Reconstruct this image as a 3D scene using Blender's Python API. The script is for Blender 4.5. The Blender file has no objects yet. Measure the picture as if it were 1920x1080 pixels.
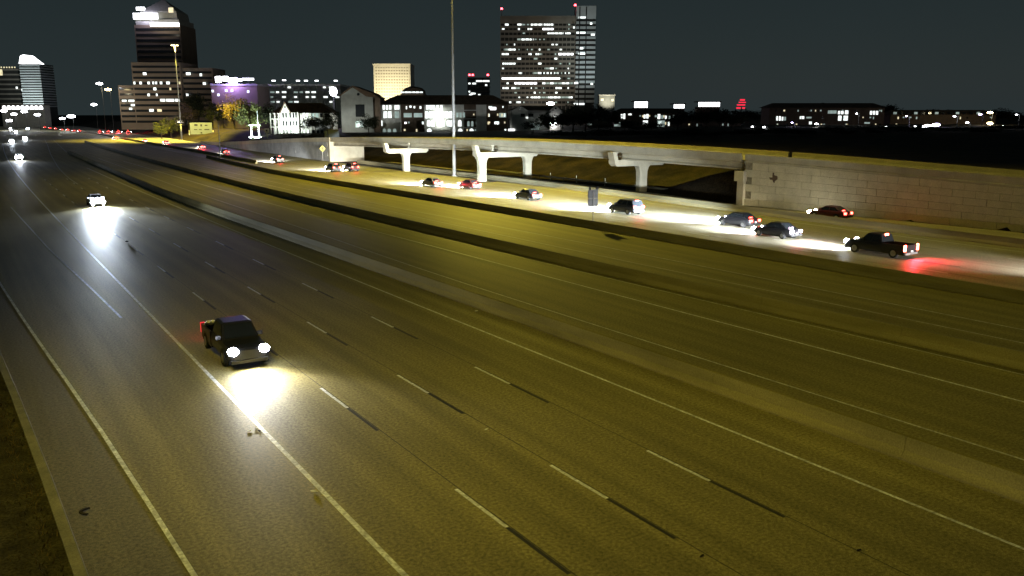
import bpy, bmesh, math, random
from mathutils import Vector, Matrix
R = math.radians
random.seed(11)
sc = bpy.context.scene
COL = sc.collection

# ------------------------------------------------------------------ camera
FPX, PITCH, YAW, CAMH = 1590.0, 0.2014, 0.5715, 11.76
cam_d = bpy.data.cameras.new('camera'); cam = bpy.data.objects.new('camera', cam_d); COL.objects.link(cam)
cam.location = (0, 0, CAMH); cam.rotation_euler = (math.pi/2 - PITCH, 0, -YAW)
cam_d.sensor_width = 36; cam_d.lens = FPX/1920*36; cam_d.clip_start = 0.5; cam_d.clip_end = 20000
sc.camera = cam

# ------------------------------------------------------------------ night sky with city glow, faint moon-like sun
w = bpy.data.worlds.new('World'); sc.world = w; w.use_nodes = True
nt = w.node_tree; nt.nodes.clear()
out = nt.nodes.new('ShaderNodeOutputWorld'); add = nt.nodes.new('ShaderNodeAddShader')
sky = nt.nodes.new('ShaderNodeTexSky'); sky.sky_type = 'NISHITA'; sky.sun_disc = False
sky.sun_elevation = R(-6); sky.sun_rotation = R(60)
b1 = nt.nodes.new('ShaderNodeBackground'); b1.inputs[1].default_value = 0.05
b2 = nt.nodes.new('ShaderNodeBackground')
tc = nt.nodes.new('ShaderNodeTexCoord'); sp = nt.nodes.new('ShaderNodeSeparateXYZ')
mr = nt.nodes.new('ShaderNodeMapRange'); mr.inputs[1].default_value = 0.0; mr.inputs[2].default_value = 0.35
ramp = nt.nodes.new('ShaderNodeValToRGB')
ramp.color_ramp.elements[0].color = (0.023, 0.033, 0.035, 1); ramp.color_ramp.elements[1].color = (0.0075, 0.0145, 0.0165, 1)
cn = nt.nodes.new('ShaderNodeTexNoise'); cn.inputs['Scale'].default_value = 3.0; cn.inputs['Detail'].default_value = 3
cm = nt.nodes.new('ShaderNodeMixRGB'); cm.blend_type = 'MULTIPLY'; cm.inputs[0].default_value = 0.2
L = nt.links.new
L(tc.outputs['Generated'], sp.inputs[0]); L(sp.outputs[2], mr.inputs[0]); L(mr.outputs[0], ramp.inputs[0])
L(tc.outputs['Generated'], cn.inputs['Vector']); L(ramp.outputs[0], cm.inputs[1]); L(cn.outputs['Fac'], cm.inputs[2])
L(cm.outputs[0], b2.inputs[0]); b2.inputs[1].default_value = 1.0
L(sky.outputs[0], b1.inputs[0]); L(b1.outputs[0], add.inputs[0]); L(b2.outputs[0], add.inputs[1]); L(add.outputs[0], out.inputs[0])
sun_d = bpy.data.lights.new('sun', 'SUN'); sun_d.energy = 0.004; sun_d.angle = R(10); sun_d.color = (0.8, 0.88, 1)
sun = bpy.data.objects.new('sun', sun_d); COL.objects.link(sun); sun.rotation_euler = (R(50), 0, R(60))
sc.view_settings.view_transform = 'Standard'; sc.view_settings.look = 'None'
sc.view_settings.exposure = 0.0; sc.view_settings.gamma = 1.0; sc.view_settings.use_curve_mapping = False
sc.cycles.max_bounces = 2; sc.cycles.diffuse_bounces = 1; sc.cycles.glossy_bounces = 1
sc.cycles.transmission_bounces = 1; sc.cycles.volume_bounces = 0; sc.cycles.sample_clamp_indirect = 2.0; sc.cycles.sample_clamp_direct = 0.0
sc.cycles.caustics_reflective = False; sc.cycles.caustics_refractive = False
sc.cycles.use_denoising = True
sc.cycles.use_adaptive_sampling = False
sc.cycles.time_limit = 600

SODIUM = (1.0, 0.81, 0.085)

# ------------------------------------------------------------------ helpers
Fv = Vector((math.sin(YAW)*math.cos(PITCH), math.cos(YAW)*math.cos(PITCH), -math.sin(PITCH)))
Rv = Vector((math.cos(YAW), -math.sin(YAW), 0)); Uv = Rv.cross(Fv); Cv = Vector((0, 0, CAMH))
def ray(px, py): return Fv + Rv*((px-960)/FPX) - Uv*((py-540)/FPX)
def at_depth(px, py, Z): return Cv + ray(px, py)*Z
def ground(px, py, z=0.0):
    d = ray(px, py); return Cv + d*((z-CAMH)/d.z)
def bend(u):                                     # the highway drifts right far away
    if u < 100: return 0.0
    if u < 350: return 7e-5*(u-100)**2
    return 7e-5*250**2 + 0.035*(u-350)
def interp(tab, u):
    if u <= tab[0][0]: return tab[0][1]
    for (a, x), (b, y) in zip(tab, tab[1:]):
        if u <= b: return x + (y-x)*(u-a)/(b-a)
    return tab[-1][1]
def sm(t): t = max(0, min(1, t)); return t*t*(3-2*t)
NEAR = [(5, 92.5), (20, 91.8), (45, 90.3), (75, 87), (92, 84.5), (114, 81.7), (126, 80.9), (143, 80), (171, 79.5), (209, 79.5), (240, 80.3), (269, 81.5), (312, 83.2), (370, 86), (420, 89)]
PTOP = [(5, 3.9), (20, 4.6), (45, 5.55), (75, 6.7), (92, 7.15), (114, 7.45), (126, 7.48), (143, 7.35), (171, 6.95), (209, 6.2), (240, 5.2), (269, 4.1), (312, 2.4), (345, 1.3), (370, 0.86), (420, 0.86)]
def smoothed(tab, u, h=9): return sum(interp(tab, u+k*h/3) for k in range(-3, 4))/7
def near(u): return smoothed(NEAR, u)
def ptop(u): return smoothed(PTOP, u)
DECKW = 9.5
def terr(x, y):
    s = x - bend(max(y, 0))
    z = 0.0
    s1 = 91.5 - 5.5*sm((y-190)/70)
    if s > s1: z = min(4.8, (s-s1)*0.27)
    if s > 88.5 and y < 104 and x > near(max(y, 5))+1.2: z = max(z, 4.4*sm((104-y)/22)*sm((s-88.5)/3.0))
    z += 2.2*sm((s-130)/150) + 1.5*sm((y-420)/400)*sm((s-92)/20)
    if 200 < y < 430:
        n = near(y)
        if n-1.5 < x < n+DECKW+0.6: z = min(z, ptop(y)-0.86-0.12)
        elif n+DECKW+0.6 <= x < n+DECKW+6: z = min(z, ptop(y)-0.98+(x-n-DECKW-0.6)*0.5)
    if x < -1: z += 0.35*sm((-1-x)/3) + 1.6*sm((-6-x)/14)
    return z
def hit(px, py):                                 # where a pixel's ray meets the terrain
    d = ray(px, py); t = 30.0
    while t < 3000:
        P = Cv + d*t
        if P.z <= terr(P.x, P.y): return P
        t += 1.0
    return Cv + d*3000

class MB:
    def __init__(s): s.v = []; s.f = []
    def face(s, pts):
        n = len(s.v); s.v += [tuple(p) for p in pts]; s.f.append(tuple(range(n, n+len(pts)))); return s
    def box(s, x0, x1, y0, y1, z0, z1):
        n = len(s.v)
        s.v += [(x0,y0,z0),(x1,y0,z0),(x1,y1,z0),(x0,y1,z0),(x0,y0,z1),(x1,y0,z1),(x1,y1,z1),(x0,y1,z1)]
        s.f += [tuple(n+i for i in q) for q in ((0,3,2,1),(4,5,6,7),(0,1,5,4),(1,2,6,5),(2,3,7,6),(3,0,4,7))]; return s
    def hexa(s, p):                               # eight corners, bottom ring then top ring
        n = len(s.v); s.v += [tuple(q) for q in p]
        s.f += [tuple(n+i for i in q) for q in ((0,3,2,1),(4,5,6,7),(0,1,5,4),(1,2,6,5),(2,3,7,6),(3,0,4,7))]; return s
    def prism_y(s, poly, y0, y1):                 # polygon in xz, pulled along y
        n = len(s.v); m = len(poly)
        s.v += [(a, y0, b) for a, b in poly] + [(a, y1, b) for a, b in poly]
        s.f.append(tuple(n+i for i in range(m))); s.f.append(tuple(n+m+i for i in reversed(range(m))))
        for i in range(m):
            j = (i+1) % m; s.f.append((n+j, n+i, n+m+i, n+m+j))
        return s
    def prism_x(s, poly, x0, x1):                 # polygon in yz, pulled along x
        n = len(s.v); m = len(poly)
        s.v += [(x0, a, b) for a, b in poly] + [(x1, a, b) for a, b in poly]
        s.f.append(tuple(n+i for i in reversed(range(m)))); s.f.append(tuple(n+m+i for i in range(m)))
        for i in range(m):
            j = (i+1) % m; s.f.append((n+i, n+j, n+m+j, n+m+i))
        return s
    def tube(s, p0, p1, r0, r1, k=8, caps=True):
        p0 = Vector(p0); p1 = Vector(p1); d = (p1-p0).normalized()
        a = d.orthogonal().normalized(); b = d.cross(a); n = len(s.v)
        for p, r in ((p0, r0), (p1, r1)):
            for i in range(k):
                t = 2*math.pi*i/k; s.v.append(tuple(p + (a*math.cos(t)+b*math.sin(t))*r))
        for i in range(k):
            j = (i+1) % k; s.f.append((n+i, n+j, n+k+j, n+k+i))
        if caps: s.f.append(tuple(n+i for i in reversed(range(k)))); s.f.append(tuple(n+k+i for i in range(k)))
        return s
    def loft(s, rings, closed=True, caps=True):
        n = len(s.v); m = len(rings[0])
        for r in rings: s.v += [tuple(p) for p in r]
        for a in range(len(rings)-1):
            for i in range(m if closed else m-1):
                j = (i+1) % m
                s.f.append((n+a*m+i, n+a*m+j, n+(a+1)*m+j, n+(a+1)*m+i))
        if caps:
            s.f.append(tuple(n+i for i in reversed(range(m)))); s.f.append(tuple(n+(len(rings)-1)*m+i for i in range(m)))
        return s
    def mesh(s, name, smooth=False):
        me = bpy.data.meshes.new(name); me.from_pydata(s.v, [], s.f)
        bm = bmesh.new(); bm.from_mesh(me); bmesh.ops.recalc_face_normals(bm, faces=bm.faces); bm.to_mesh(me); bm.free()
        if smooth:
            for p in me.polygons: p.use_smooth = True
        return me
    def build(s, name, m, parent=None, smooth=False): return link(name, s.mesh(name, smooth), m, parent)
def link(name, me, m, parent=None):
    o = bpy.data.objects.new(name, me); COL.objects.link(o)
    if m is not None:
        if not me.materials: me.materials.append(None)
        o.material_slots[0].link = 'OBJECT'; o.material_slots[0].material = m
    if parent: o.parent = parent
    return o
def empty(name, loc, rz=0):
    o = bpy.data.objects.new(name, None); COL.objects.link(o); o.location = loc; o.rotation_euler = (0, 0, rz); o.empty_display_size = 0.3
    return o
def tag(o, label, cat, group=None):
    o['label'] = label; o['category'] = cat
    if group: o['group'] = group
    return o
def struct(o): o['kind'] = 'structure'; return o
def sweep(path, prof, closed=True, caps=True):    # path of (x, y, z); profile of (right offset, height)
    rings = []
    for i, P in enumerate(path):
        a = Vector(path[max(0, i-1)]); b = Vector(path[min(len(path)-1, i+1)]); d = (b-a); d.z = 0; d.normalize()
        nrm = Vector((d.y, -d.x, 0)); rings.append([Vector(P)+nrm*o+Vector((0, 0, h)) for o, h in prof])
    return MB().loft(rings, closed, caps)
def lamp(name, kind, loc, energy, color, parent=None, aim=None, size=90, blend=0.5, rad=0.2):
    d = bpy.data.lights.new(name, kind); d.energy = energy; d.color = color
    if kind == 'SPOT': d.spot_size = R(size); d.spot_blend = blend
    d.shadow_soft_size = rad
    o = bpy.data.objects.new(name, d); COL.objects.link(o); o.location = loc
    if aim is not None:
        o.rotation_mode = 'QUATERNION'; o.rotation_quaternion = (Vector(aim)-Vector(loc)).to_track_quat('-Z', 'Y')
    if parent: o.parent = parent
    return o

# ------------------------------------------------------------------ materials
def mat(name, col, rough=0.8, spec=0.3, metal=0.0, var=0.25, scale=3.0, stretch=(1, 1, 1), fine=0.0, fscale=60.0, bump=0.0, tint=None, coat=0.0):
    m = bpy.data.materials.new(name); m.use_nodes = True; t = m.node_tree; B = t.nodes['Principled BSDF']
    B.inputs['Roughness'].default_value = rough; B.inputs['Specular IOR Level'].default_value = spec; B.inputs['Metallic'].default_value = metal
    B.inputs['Coat Weight'].default_value = coat
    tcn = t.nodes.new('ShaderNodeTexCoord'); mp = t.nodes.new('ShaderNodeMapping'); mp.inputs['Scale'].default_value = stretch
    n1 = t.nodes.new('ShaderNodeTexNoise'); n1.inputs['Scale'].default_value = scale; n1.inputs['Detail'].default_value = 6
    t.links.new(tcn.outputs['Object'], mp.inputs[0]); t.links.new(mp.outputs[0], n1.inputs['Vector'])
    r = t.nodes.new('ShaderNodeValToRGB'); r.color_ramp.elements[0].position = 0.28; r.color_ramp.elements[1].position = 0.72
    c2 = tint or col
    r.color_ramp.elements[0].color = tuple(c*(1-var) for c in col)+(1,); r.color_ramp.elements[1].color = tuple(min(1, c*(1+var)) for c in c2)+(1,)
    t.links.new(n1.outputs['Fac'], r.inputs[0]); last = r.outputs[0]
    if fine > 0:
        n2 = t.nodes.new('ShaderNodeTexNoise'); n2.inputs['Scale'].default_value = fscale; n2.inputs['Detail'].default_value = 2
        t.links.new(tcn.outputs['Object'], n2.inputs['Vector'])
        r2 = t.nodes.new('ShaderNodeMapRange'); r2.inputs[1].default_value = 0.3; r2.inputs[2].default_value = 0.7
        r2.inputs[3].default_value = 1-fine; r2.inputs[4].default_value = 1+fine
        t.links.new(n2.outputs['Fac'], r2.inputs[0])
        mx = t.nodes.new('ShaderNodeVectorMath'); mx.operation = 'SCALE'
        t.links.new(last, mx.inputs[0]); t.links.new(r2.outputs[0], mx.inputs['Scale']); last = mx.outputs[0]
        if bump > 0:
            bp = t.nodes.new('ShaderNodeBump'); bp.inputs['Strength'].default_value = bump; bp.inputs['Distance'].default_value = 0.02
            t.links.new(n2.outputs['Fac'], bp.inputs['Height']); t.links.new(bp.outputs[0], B.inputs['Normal'])
    t.links.new(last, B.inputs['Base Color'])
    return m
def glow(name, col, strength, var=0.0, scale=1.0):
    m = bpy.data.materials.new(name); m.use_nodes = True; t = m.node_tree; B = t.nodes['Principled BSDF']
    B.inputs['Base Color'].default_value = tuple(min(0.8, c*0.5) for c in col)+(1,); B.inputs['Emission Color'].default_value = tuple(col)+(1,)
    B.inputs['Emission Strength'].default_value = strength; B.inputs['Roughness'].default_value = 0.4
    if var > 0:
        tcn = t.nodes.new('ShaderNodeTexCoord'); n1 = t.nodes.new('ShaderNodeTexNoise'); n1.inputs['Scale'].default_value = scale; n1.inputs['Detail'].default_value = 3
        mrn = t.nodes.new('ShaderNodeMapRange'); mrn.inputs[1].default_value = 0.3; mrn.inputs[2].default_value = 0.7
        mrn.inputs[3].default_value = strength*(1-var); mrn.inputs[4].default_value = strength*(1+var)
        t.links.new(tcn.outputs['Object'], n1.inputs['Vector']); t.links.new(n1.outputs['Fac'], mrn.inputs[0]); t.links.new(mrn.outputs[0], B.inputs['Emission Strength'])
    return m
def pavement(name, col, wheel=None, rough=0.58, spec=0.17):
    """ground concrete: blotches, long streaks along the traffic and fine aggregate"""
    m = mat(name, col, rough, spec, var=0.16, scale=0.35, stretch=(1, 0.25, 1), fine=0.38, fscale=9.0, bump=0.25)
    t = m.node_tree; B = t.nodes['Principled BSDF']
    tcn = t.nodes['Texture Coordinate']
    mp = t.nodes.new('ShaderNodeMapping'); mp.inputs['Scale'].default_value = (0.9, 0.012, 1)
    ns = t.nodes.new('ShaderNodeTexNoise'); ns.inputs['Scale'].default_value = 1.6; ns.inputs['Detail'].default_value = 4
    mrn = t.nodes.new('ShaderNodeMapRange'); mrn.inputs[1].default_value = 0.3; mrn.inputs[2].default_value = 0.7; mrn.inputs[3].default_value = 0.82; mrn.inputs[4].default_value = 1.13
    vm = t.nodes.new('ShaderNodeVectorMath'); vm.operation = 'SCALE'
    n3 = t.nodes.new('ShaderNodeTexNoise'); n3.inputs['Scale'].default_value = 34.0; n3.inputs['Detail'].default_value = 1
    m3 = t.nodes.new('ShaderNodeMapRange'); m3.inputs[1].default_value = 0.3; m3.inputs[2].default_value = 0.7; m3.inputs[3].default_value = 0.62; m3.inputs[4].default_value = 1.38
    mu = t.nodes.new('ShaderNodeMath'); mu.operation = 'MULTIPLY'
    src = B.inputs['Base Color'].links[0].from_socket
    t.links.new(tcn.outputs['Object'], mp.inputs[0]); t.links.new(mp.outputs[0], ns.inputs['Vector']); t.links.new(ns.outputs['Fac'], mrn.inputs[0])
    t.links.new(tcn.outputs['Object'], n3.inputs['Vector']); t.links.new(n3.outputs['Fac'], m3.inputs[0])
    t.links.new(mrn.outputs[0], mu.inputs[0]); t.links.new(m3.outputs[0], mu.inputs[1])
    if wheel is not None:                             # wheel paths worn into each lane
        sx = t.nodes.new('ShaderNodeSeparateXYZ'); a1 = t.nodes.new('ShaderNodeMath'); a1.operation = 'MULTIPLY_ADD'
        a1.inputs[1].default_value = 2*math.pi/wheel[1]; a1.inputs[2].default_value = -2*math.pi*wheel[0]/wheel[1]
        cs = t.nodes.new('ShaderNodeMath'); cs.operation = 'COSINE'; mw = t.nodes.new('ShaderNodeMath'); mw.operation = 'MULTIPLY_ADD'
        mw.inputs[1].default_value = 0.085; mw.inputs[2].default_value = 1.0
        mm = t.nodes.new('ShaderNodeMath'); mm.operation = 'MULTIPLY'
        t.links.new(tcn.outputs['Object'], sx.inputs[0]); t.links.new(sx.outputs[0], a1.inputs[0]); t.links.new(a1.outputs[0], cs.inputs[0])
        t.links.new(cs.outputs[0], mw.inputs[0]); t.links.new(mw.outputs[0], mm.inputs[0]); t.links.new(mu.outputs[0], mm.inputs[1]); mu = mm
    t.links.new(src, vm.inputs[0]); t.links.new(mu.outputs[0], vm.inputs['Scale']); t.links.new(vm.outputs[0], B.inputs['Base Color'])
    return m
M = {}
M['concrete_road'] = pavement('pavement_concrete', (0.215, 0.19, 0.085), wheel=(8.55, 1.83))
M['express_road'] = pavement('pavement_express', (0.20, 0.178, 0.078), wheel=(36.0, 1.9))
M['asphalt'] = pavement('pavement_ramp', (0.15, 0.135, 0.075))
M['right_road'] = pavement('pavement_right', (0.30, 0.28, 0.21))
M['grass'] = mat('dry_grass', (0.011, 0.0095, 0.0045), 0.95, 0.1, var=0.5, scale=0.25, fine=0.6, fscale=4.0, bump=0.6, tint=(0.026, 0.019, 0.009))
M['verge'] = mat('verge_soil', (0.045, 0.04, 0.02), 0.95, 0.1, var=0.6, scale=1.2, fine=0.6, fscale=12.0, bump=0.8)
M['barrier'] = mat('barrier_concrete', (0.22, 0.20, 0.12), 0.8, 0.2, var=0.25, scale=0.8, stretch=(1, 0.2, 2), fine=0.18, fscale=20, bump=0.1)
M['barrier_near'] = mat('barrier_concrete_near', (0.225, 0.20, 0.085), 0.85, 0.12, var=0.3, scale=0.5, stretch=(1, 0.3, 2), fine=0.2, fscale=20)  # concrete in a yellower tone for the nearest barrier
M['bridge'] = mat('bridge_concrete', (0.40, 0.37, 0.28), 0.8, 0.25, var=0.16, scale=0.5, fine=0.12, fscale=10)
M['panel'] = mat('wall_panel_concrete', (0.54, 0.50, 0.36), 0.85, 0.2, var=0.12, scale=0.9, fine=0.2, fscale=14, bump=0.3)
M['panel_b'] = mat('wall_panel_grey', (0.30, 0.31, 0.30), 0.85, 0.2, var=0.2, scale=0.5, fine=0.15, fscale=10, bump=0.3)
M['joint'] = mat('wall_joint', (0.26, 0.235, 0.17), 0.95, 0.1)
M['emblem'] = mat('emblem_bronze', (0.09, 0.06, 0.04), 0.6, 0.3)
M['line_w'] = mat('paint_white', (0.60, 0.62, 0.68), 0.5, 0.34, var=0.40, scale=2.2, fine=0.4, fscale=9, bump=0.25)
M['line_f'] = mat('paint_faded', (0.46, 0.46, 0.46), 0.5, 0.34, var=0.4, scale=1.5, fine=0.4, fscale=9, bump=0.25)
M['line_k'] = mat('paint_black', (0.03, 0.03, 0.03), 0.6, 0.3, var=0.3, scale=4)
M['kerb'] = mat('kerb_concrete', (0.20, 0.19, 0.14), 0.85, 0.2, var=0.3, scale=1.2, fine=0.2, fscale=20)
M['galv'] = mat('galvanised_steel', (0.30, 0.30, 0.30), 0.6, 0.4, 0.2, var=0.12, scale=2)
M['dark_metal'] = mat('dark_metal', (0.05, 0.05, 0.05), 0.5, 0.4, 0.5)
M['sign_back'] = mat('sign_aluminium', (0.07, 0.072, 0.075), 0.5, 0.5, 0.4, var=0.1)
M['yellow'] = mat('sign_yellow', (0.55, 0.45, 0.12), 0.5, 0.4, var=0.08)
M['black'] = mat('sign_black', (0.02, 0.02, 0.02), 0.5, 0.4)
M['white'] = mat('white_paint', (0.72, 0.72, 0.70), 0.6, 0.3, var=0.08)
M['sign_board'] = mat('sign_board', (0.22, 0.25, 0.30), 0.6, 0.3, var=0.1)
M['tyre'] = mat('tyre_rubber', (0.02, 0.02, 0.02), 0.8, 0.3)
M['rim'] = mat('rim_alloy', (0.45, 0.45, 0.46), 0.35, 0.5, 0.9)
M['glass'] = mat('car_glass', (0.012, 0.014, 0.016), 0.06, 0.6, coat=0.4, var=0.1)
M['trim'] = mat('black_trim', (0.025, 0.025, 0.025), 0.5, 0.4)
M['debris'] = mat('tyre_scrap', (0.025, 0.022, 0.02), 0.9, 0.2)
M['trunk'] = mat('bark', (0.055, 0.042, 0.03), 0.9, 0.2, var=0.3, scale=3)
M['leaf_a'] = mat('leaf_olive', (0.10, 0.105, 0.03), 0.7, 0.3, var=0.5, scale=0.7)
M['leaf_b'] = mat('leaf_brown', (0.12, 0.085, 0.03), 0.7, 0.3, var=0.5, scale=0.7)
M['leaf_d'] = mat('leaf_dark', (0.022, 0.026, 0.012), 0.75, 0.25, var=0.5, scale=0.7)
M['stucco'] = mat('stucco_cream', (0.55, 0.53, 0.47), 0.85, 0.2, var=0.12, scale=0.6)
M['stucco_g'] = mat('stucco_grey', (0.20, 0.20, 0.18), 0.85, 0.2, var=0.15, scale=0.5)
M['brick'] = mat('brick_brown', (0.12, 0.085, 0.06), 0.85, 0.2, var=0.2, scale=0.6)
M['roof'] = mat('roof_shingle', (0.085, 0.055, 0.035), 0.9, 0.15, var=0.3, scale=0.9)
M['tower_glass'] = mat('tower_glass', (0.03, 0.03, 0.028), 0.15, 0.6, var=0.2, scale=0.1)
M['spandrel'] = mat('tower_spandrel', (0.19, 0.175, 0.15), 0.7, 0.3, var=0.15, scale=0.1)
M['spandrel_b'] = mat('tower_spandrel_pale', (0.40, 0.44, 0.46), 0.6, 0.3, var=0.12, scale=0.1)
M['office_brown'] = mat('office_brown', (0.13, 0.10, 0.075), 0.8, 0.3, var=0.15, scale=0.1)
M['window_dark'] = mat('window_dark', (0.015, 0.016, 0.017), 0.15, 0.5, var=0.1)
def faint(name, col, strength, base):             # a facade with dim light put into its own emission
    m = glow(name, col, strength, 0.35, 0.05); m.node_tree.nodes['Principled BSDF'].inputs['Base Color'].default_value = tuple(base)+(1,); return m
M['lit_white'] = glow('window_lit_white', (0.92, 1.0, 0.97), 1.5, 0.35, 0.6)
M['lit_hot'] = glow('window_lit_bright', (0.95, 0.97, 1.0), 4.0)
M['lit_dim'] = glow('window_lit_dim', (0.75, 0.95, 0.88), 0.30, 0.4, 0.6)
M['lit_warm'] = glow('window_lit_warm', (1.0, 0.88, 0.55), 0.8, 0.3, 0.6)
M['lit_violet'] = glow('sign_lit_violet', (0.60, 0.45, 1.0), 2.6, 0.3, 0.2)
M['beacon'] = glow('beacon_red', (1.0, 0.06, 0.08), 14.0)
M['neon_red'] = glow('neon_red', (1.0, 0.03, 0.07), 1.2)
M['lamp_white'] = glow('lamp_white', (0.93, 0.95, 1.0), 30.0)
M['lamp_violet'] = glow('lamp_violet', (0.62, 0.55, 1.0), 24.0)
M['lamp_warm'] = glow('lamp_sodium', (1.0, 0.78, 0.35), 40.0)
M['head_cool'] = glow('headlamp_cool', (0.86, 0.9, 1.0), 90.0)
M['head_warm'] = glow('headlamp_warm', (1.0, 0.96, 0.86), 90.0)
M['tail'] = glow('tail_lamp', (1.0, 0.07, 0.05), 16.0)
M['tail_white'] = glow('tail_lamp_glaring', (1.0, 0.72, 0.95), 30.0)
M['tail_hot'] = glow('tail_lamp_braking', (1.0, 0.09, 0.05), 60.0)
M['tail_dim'] = glow('tail_lamp_running', (1.0, 0.05, 0.05), 0.8)
M['office_lit'] = glow('facade_emission', (1.0, 0.90, 0.62), 0.75, 0.2, 0.1)  # light on a facade put into its own emission

# ------------------------------------------------------------------ terrain and pavements
def grid_terrain():
    xs = [-6000, -3000, -1500, -700, -300, -150, -80, -40, -25, -18, -12, -9, -7, -5, -4, -3, -2] + [x for x in range(-1, 84, 5)]
    xs += [84 + 1.0*i for i in range(0, 46)] + [132, 136, 142, 150, 160, 175, 195, 220, 260, 320, 400, 550, 800, 1200, 2000, 4000, 7000]
    ys = [-400, -200, -100, -50, -20] + [5*i for i in range(0, 100)] + [510, 530, 560, 600, 650, 700, 760, 830, 900, 1000, 1150, 1400, 1800, 2500, 4000, 7000, 11000]
    xs = sorted(set(xs)); v = []; f = []
    for y in ys:
        for x in xs: v.append((x, y, terr(x, y)-0.09))
    n = len(xs)
    for j in range(len(ys)-1):
        for i in range(n-1): f.append((j*n+i, j*n+i+1, (j+1)*n+i+1, (j+1)*n+i))
    m = MB(); m.v = v; m.f = f
    return struct(m.build('ground', M['grass'], smooth=True))
grid_terrain()
US = [-40, -20, 0, 10, 20, 30, 40, 50, 60, 70, 80, 90, 100, 115, 130, 145, 160, 175, 190, 205, 220, 240, 260, 280, 300, 325, 350, 380, 420, 470, 530, 600, 680, 780, 900, 1050]
def strip(name, left, right, z, m, us=US):
    mb = MB()
    for a, b in zip(us, us[1:]):
        mb.face([(left(a), a, z), (right(a), a, z), (right(b), b, z), (left(b), b, z)])
    me = mb.mesh(name); bm = bmesh.new(); bm.from_mesh(me); bmesh.ops.remove_doubles(bm, verts=bm.verts, dist=1e-4); bm.to_mesh(me); bm.free()
    return link(name, me, m)
B1 = [(0, 26.7), (12, 26.7), (30, 26.5), (50, 26.1), (78, 25.8), (105, 25.3), (139, 25.2), (188, 26.3), (240, 27.4), (304, 28.9)]
B2 = [(0, 41.9), (19, 41.2), (30, 40.7), (45, 40.1), (77, 39.4), (106, 38.9), (140, 38.9), (164, 39.2), (251, 40.9), (330, 43.3), (416, 46.3)]
B3 = [(0, 56.3), (27, 56.0), (41, 55.6), (63, 55.4), (81, 55.1), (107, 54.6), (145, 53.4), (178, 53.4), (210, 55.2), (246, 57.6)]
B3F = [(212, 61.2), (266, 63.4), (344, 65.2), (458, 68.0), (603, 72), (900, 80)]
B4 = [(0, 79.6), (40, 79.6), (67, 79.9), (93, 81.0), (122, 82.2), (147, 82.3), (175, 82.4), (200, 83.0)]
EDGE = [(-40, 2.4), (15, 1.75), (25, 1.5), (35, 1.15), (49, 0.55), (75, -0.9), (110, -2.6), (160, -4.2), (260, -5), (1050, -5)]
LINE2 = [(-40, 6.5), (10, 4.5), (21, 4.05), (30, 3.7), (40, 3.15), (53, 2.3), (72, 1.35), (100, 0), (140, -1.4), (200, -2.2), (1050, -2.2)]
def inn(tab): return lambda u: smoothed(tab, u)
def off(p): return lambda u: p + bend(u)
edge_f = lambda u: smoothed(EDGE, u)+bend(u)
ramp_shoulder = struct(strip('ramp_shoulder', lambda u: edge_f(u)-0.25, lambda u: smoothed(LINE2, u)+bend(u), 0.0, M['asphalt']))
road = struct(strip('road', lambda u: smoothed(LINE2, u)+bend(u), lambda u: smoothed(B1, u) + (bend(u)-bend(300) if u > 300 else 0), 0.0, M['concrete_road']))
B1f = lambda u: smoothed(B1, u) + (bend(u)-bend(300) if u > 300 else 0)
B3f = lambda u: smoothed(B3, u) if u < 240 else smoothed(B3, 240) + bend(u)-bend(240)
B4f = lambda u: smoothed(B4, u) if u < 195 else smoothed(B4, 195) + bend(u)-bend(195)
express = struct(strip('express_lanes', B1f, B3f, 0.0, M['express_road']))
right_road = struct(strip('right_road', B3f, lambda u: B4f(u) if u < 200 else max(near(u)-0.05, 0) if u < 420 else near(420)+bend(u)-bend(420), 0.0, M['right_road']))
EXIT_US = [-40, -20, 0, 20, 40, 60, 80, 95, 110, 125, 140, 155, 170, 185, 200]
def exit_right(u): return min(near(u)-0.02, 93) if u < 78 else interp([(78, 86.6), (90, 88.2), (110, 89.6), (140, 89.8), (160, 91.5), (185, 96), (200, 100)], u)
exit_ramp = struct(strip('exit_ramp', lambda u: B4f(u) if u < 170 else B4f(u)+(u-170)*0.15, exit_right, 0.0, M['right_road'], EXIT_US))

# kerb of the left ramp
kp = [(edge_f(u), u, 0) for u in US if u <= 420]
kb = sweep(kp, [(-0.24, -0.08), (0.10, -0.08), (0.10, 0.02), (0.06, 0.12), (-0.24, 0.13)]).build('kerb', M['kerb']); struct(kb)
vg = strip('verge', lambda u: edge_f(u)-9, lambda u: edge_f(u)-0.22, 0.05, M['verge'], [u for u in US if u <= 420])
for v in vg.data.vertices:
    v.co.z = 0.06 if v.co.x > edge_f(v.co.y)-1 else terr(v.co.x, v.co.y)+0.02
struct(vg)

# ------------------------------------------------------------------ painted markings (parts of their roadway)
def line(parent, pf, u0, u1, wdt, m, z=0.005, step=8.0, name='edge_line'):
    n = max(1, int((u1-u0)/step)); path = [(pf(u0+(u1-u0)*i/n), u0+(u1-u0)*i/n, 0) for i in range(n+1)]
    mb = MB()
    rings = []
    for i, P in enumerate(path):
        a = Vector(path[max(0, i-1)]); b = Vector(path[min(n, i+1)]); d = (b-a).normalized(); q = Vector((d.y, -d.x, 0))*wdt/2
        rings.append((Vector(P)-q+Vector((0, 0, z)), Vector(P)+q+Vector((0, 0, z))))
    for a, b in zip(rings, rings[1:]): mb.face([a[0], a[1], b[1], b[0]])
    return mb.build(name, m, parent)
line(road, off(8.55), -10, 420, 0.17, M['line_w'])
line(ramp_shoulder, lambda u: smoothed(LINE2, u)+bend(u)-0.10, 2, 130, 0.15, M['line_w'], 0.006)
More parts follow.
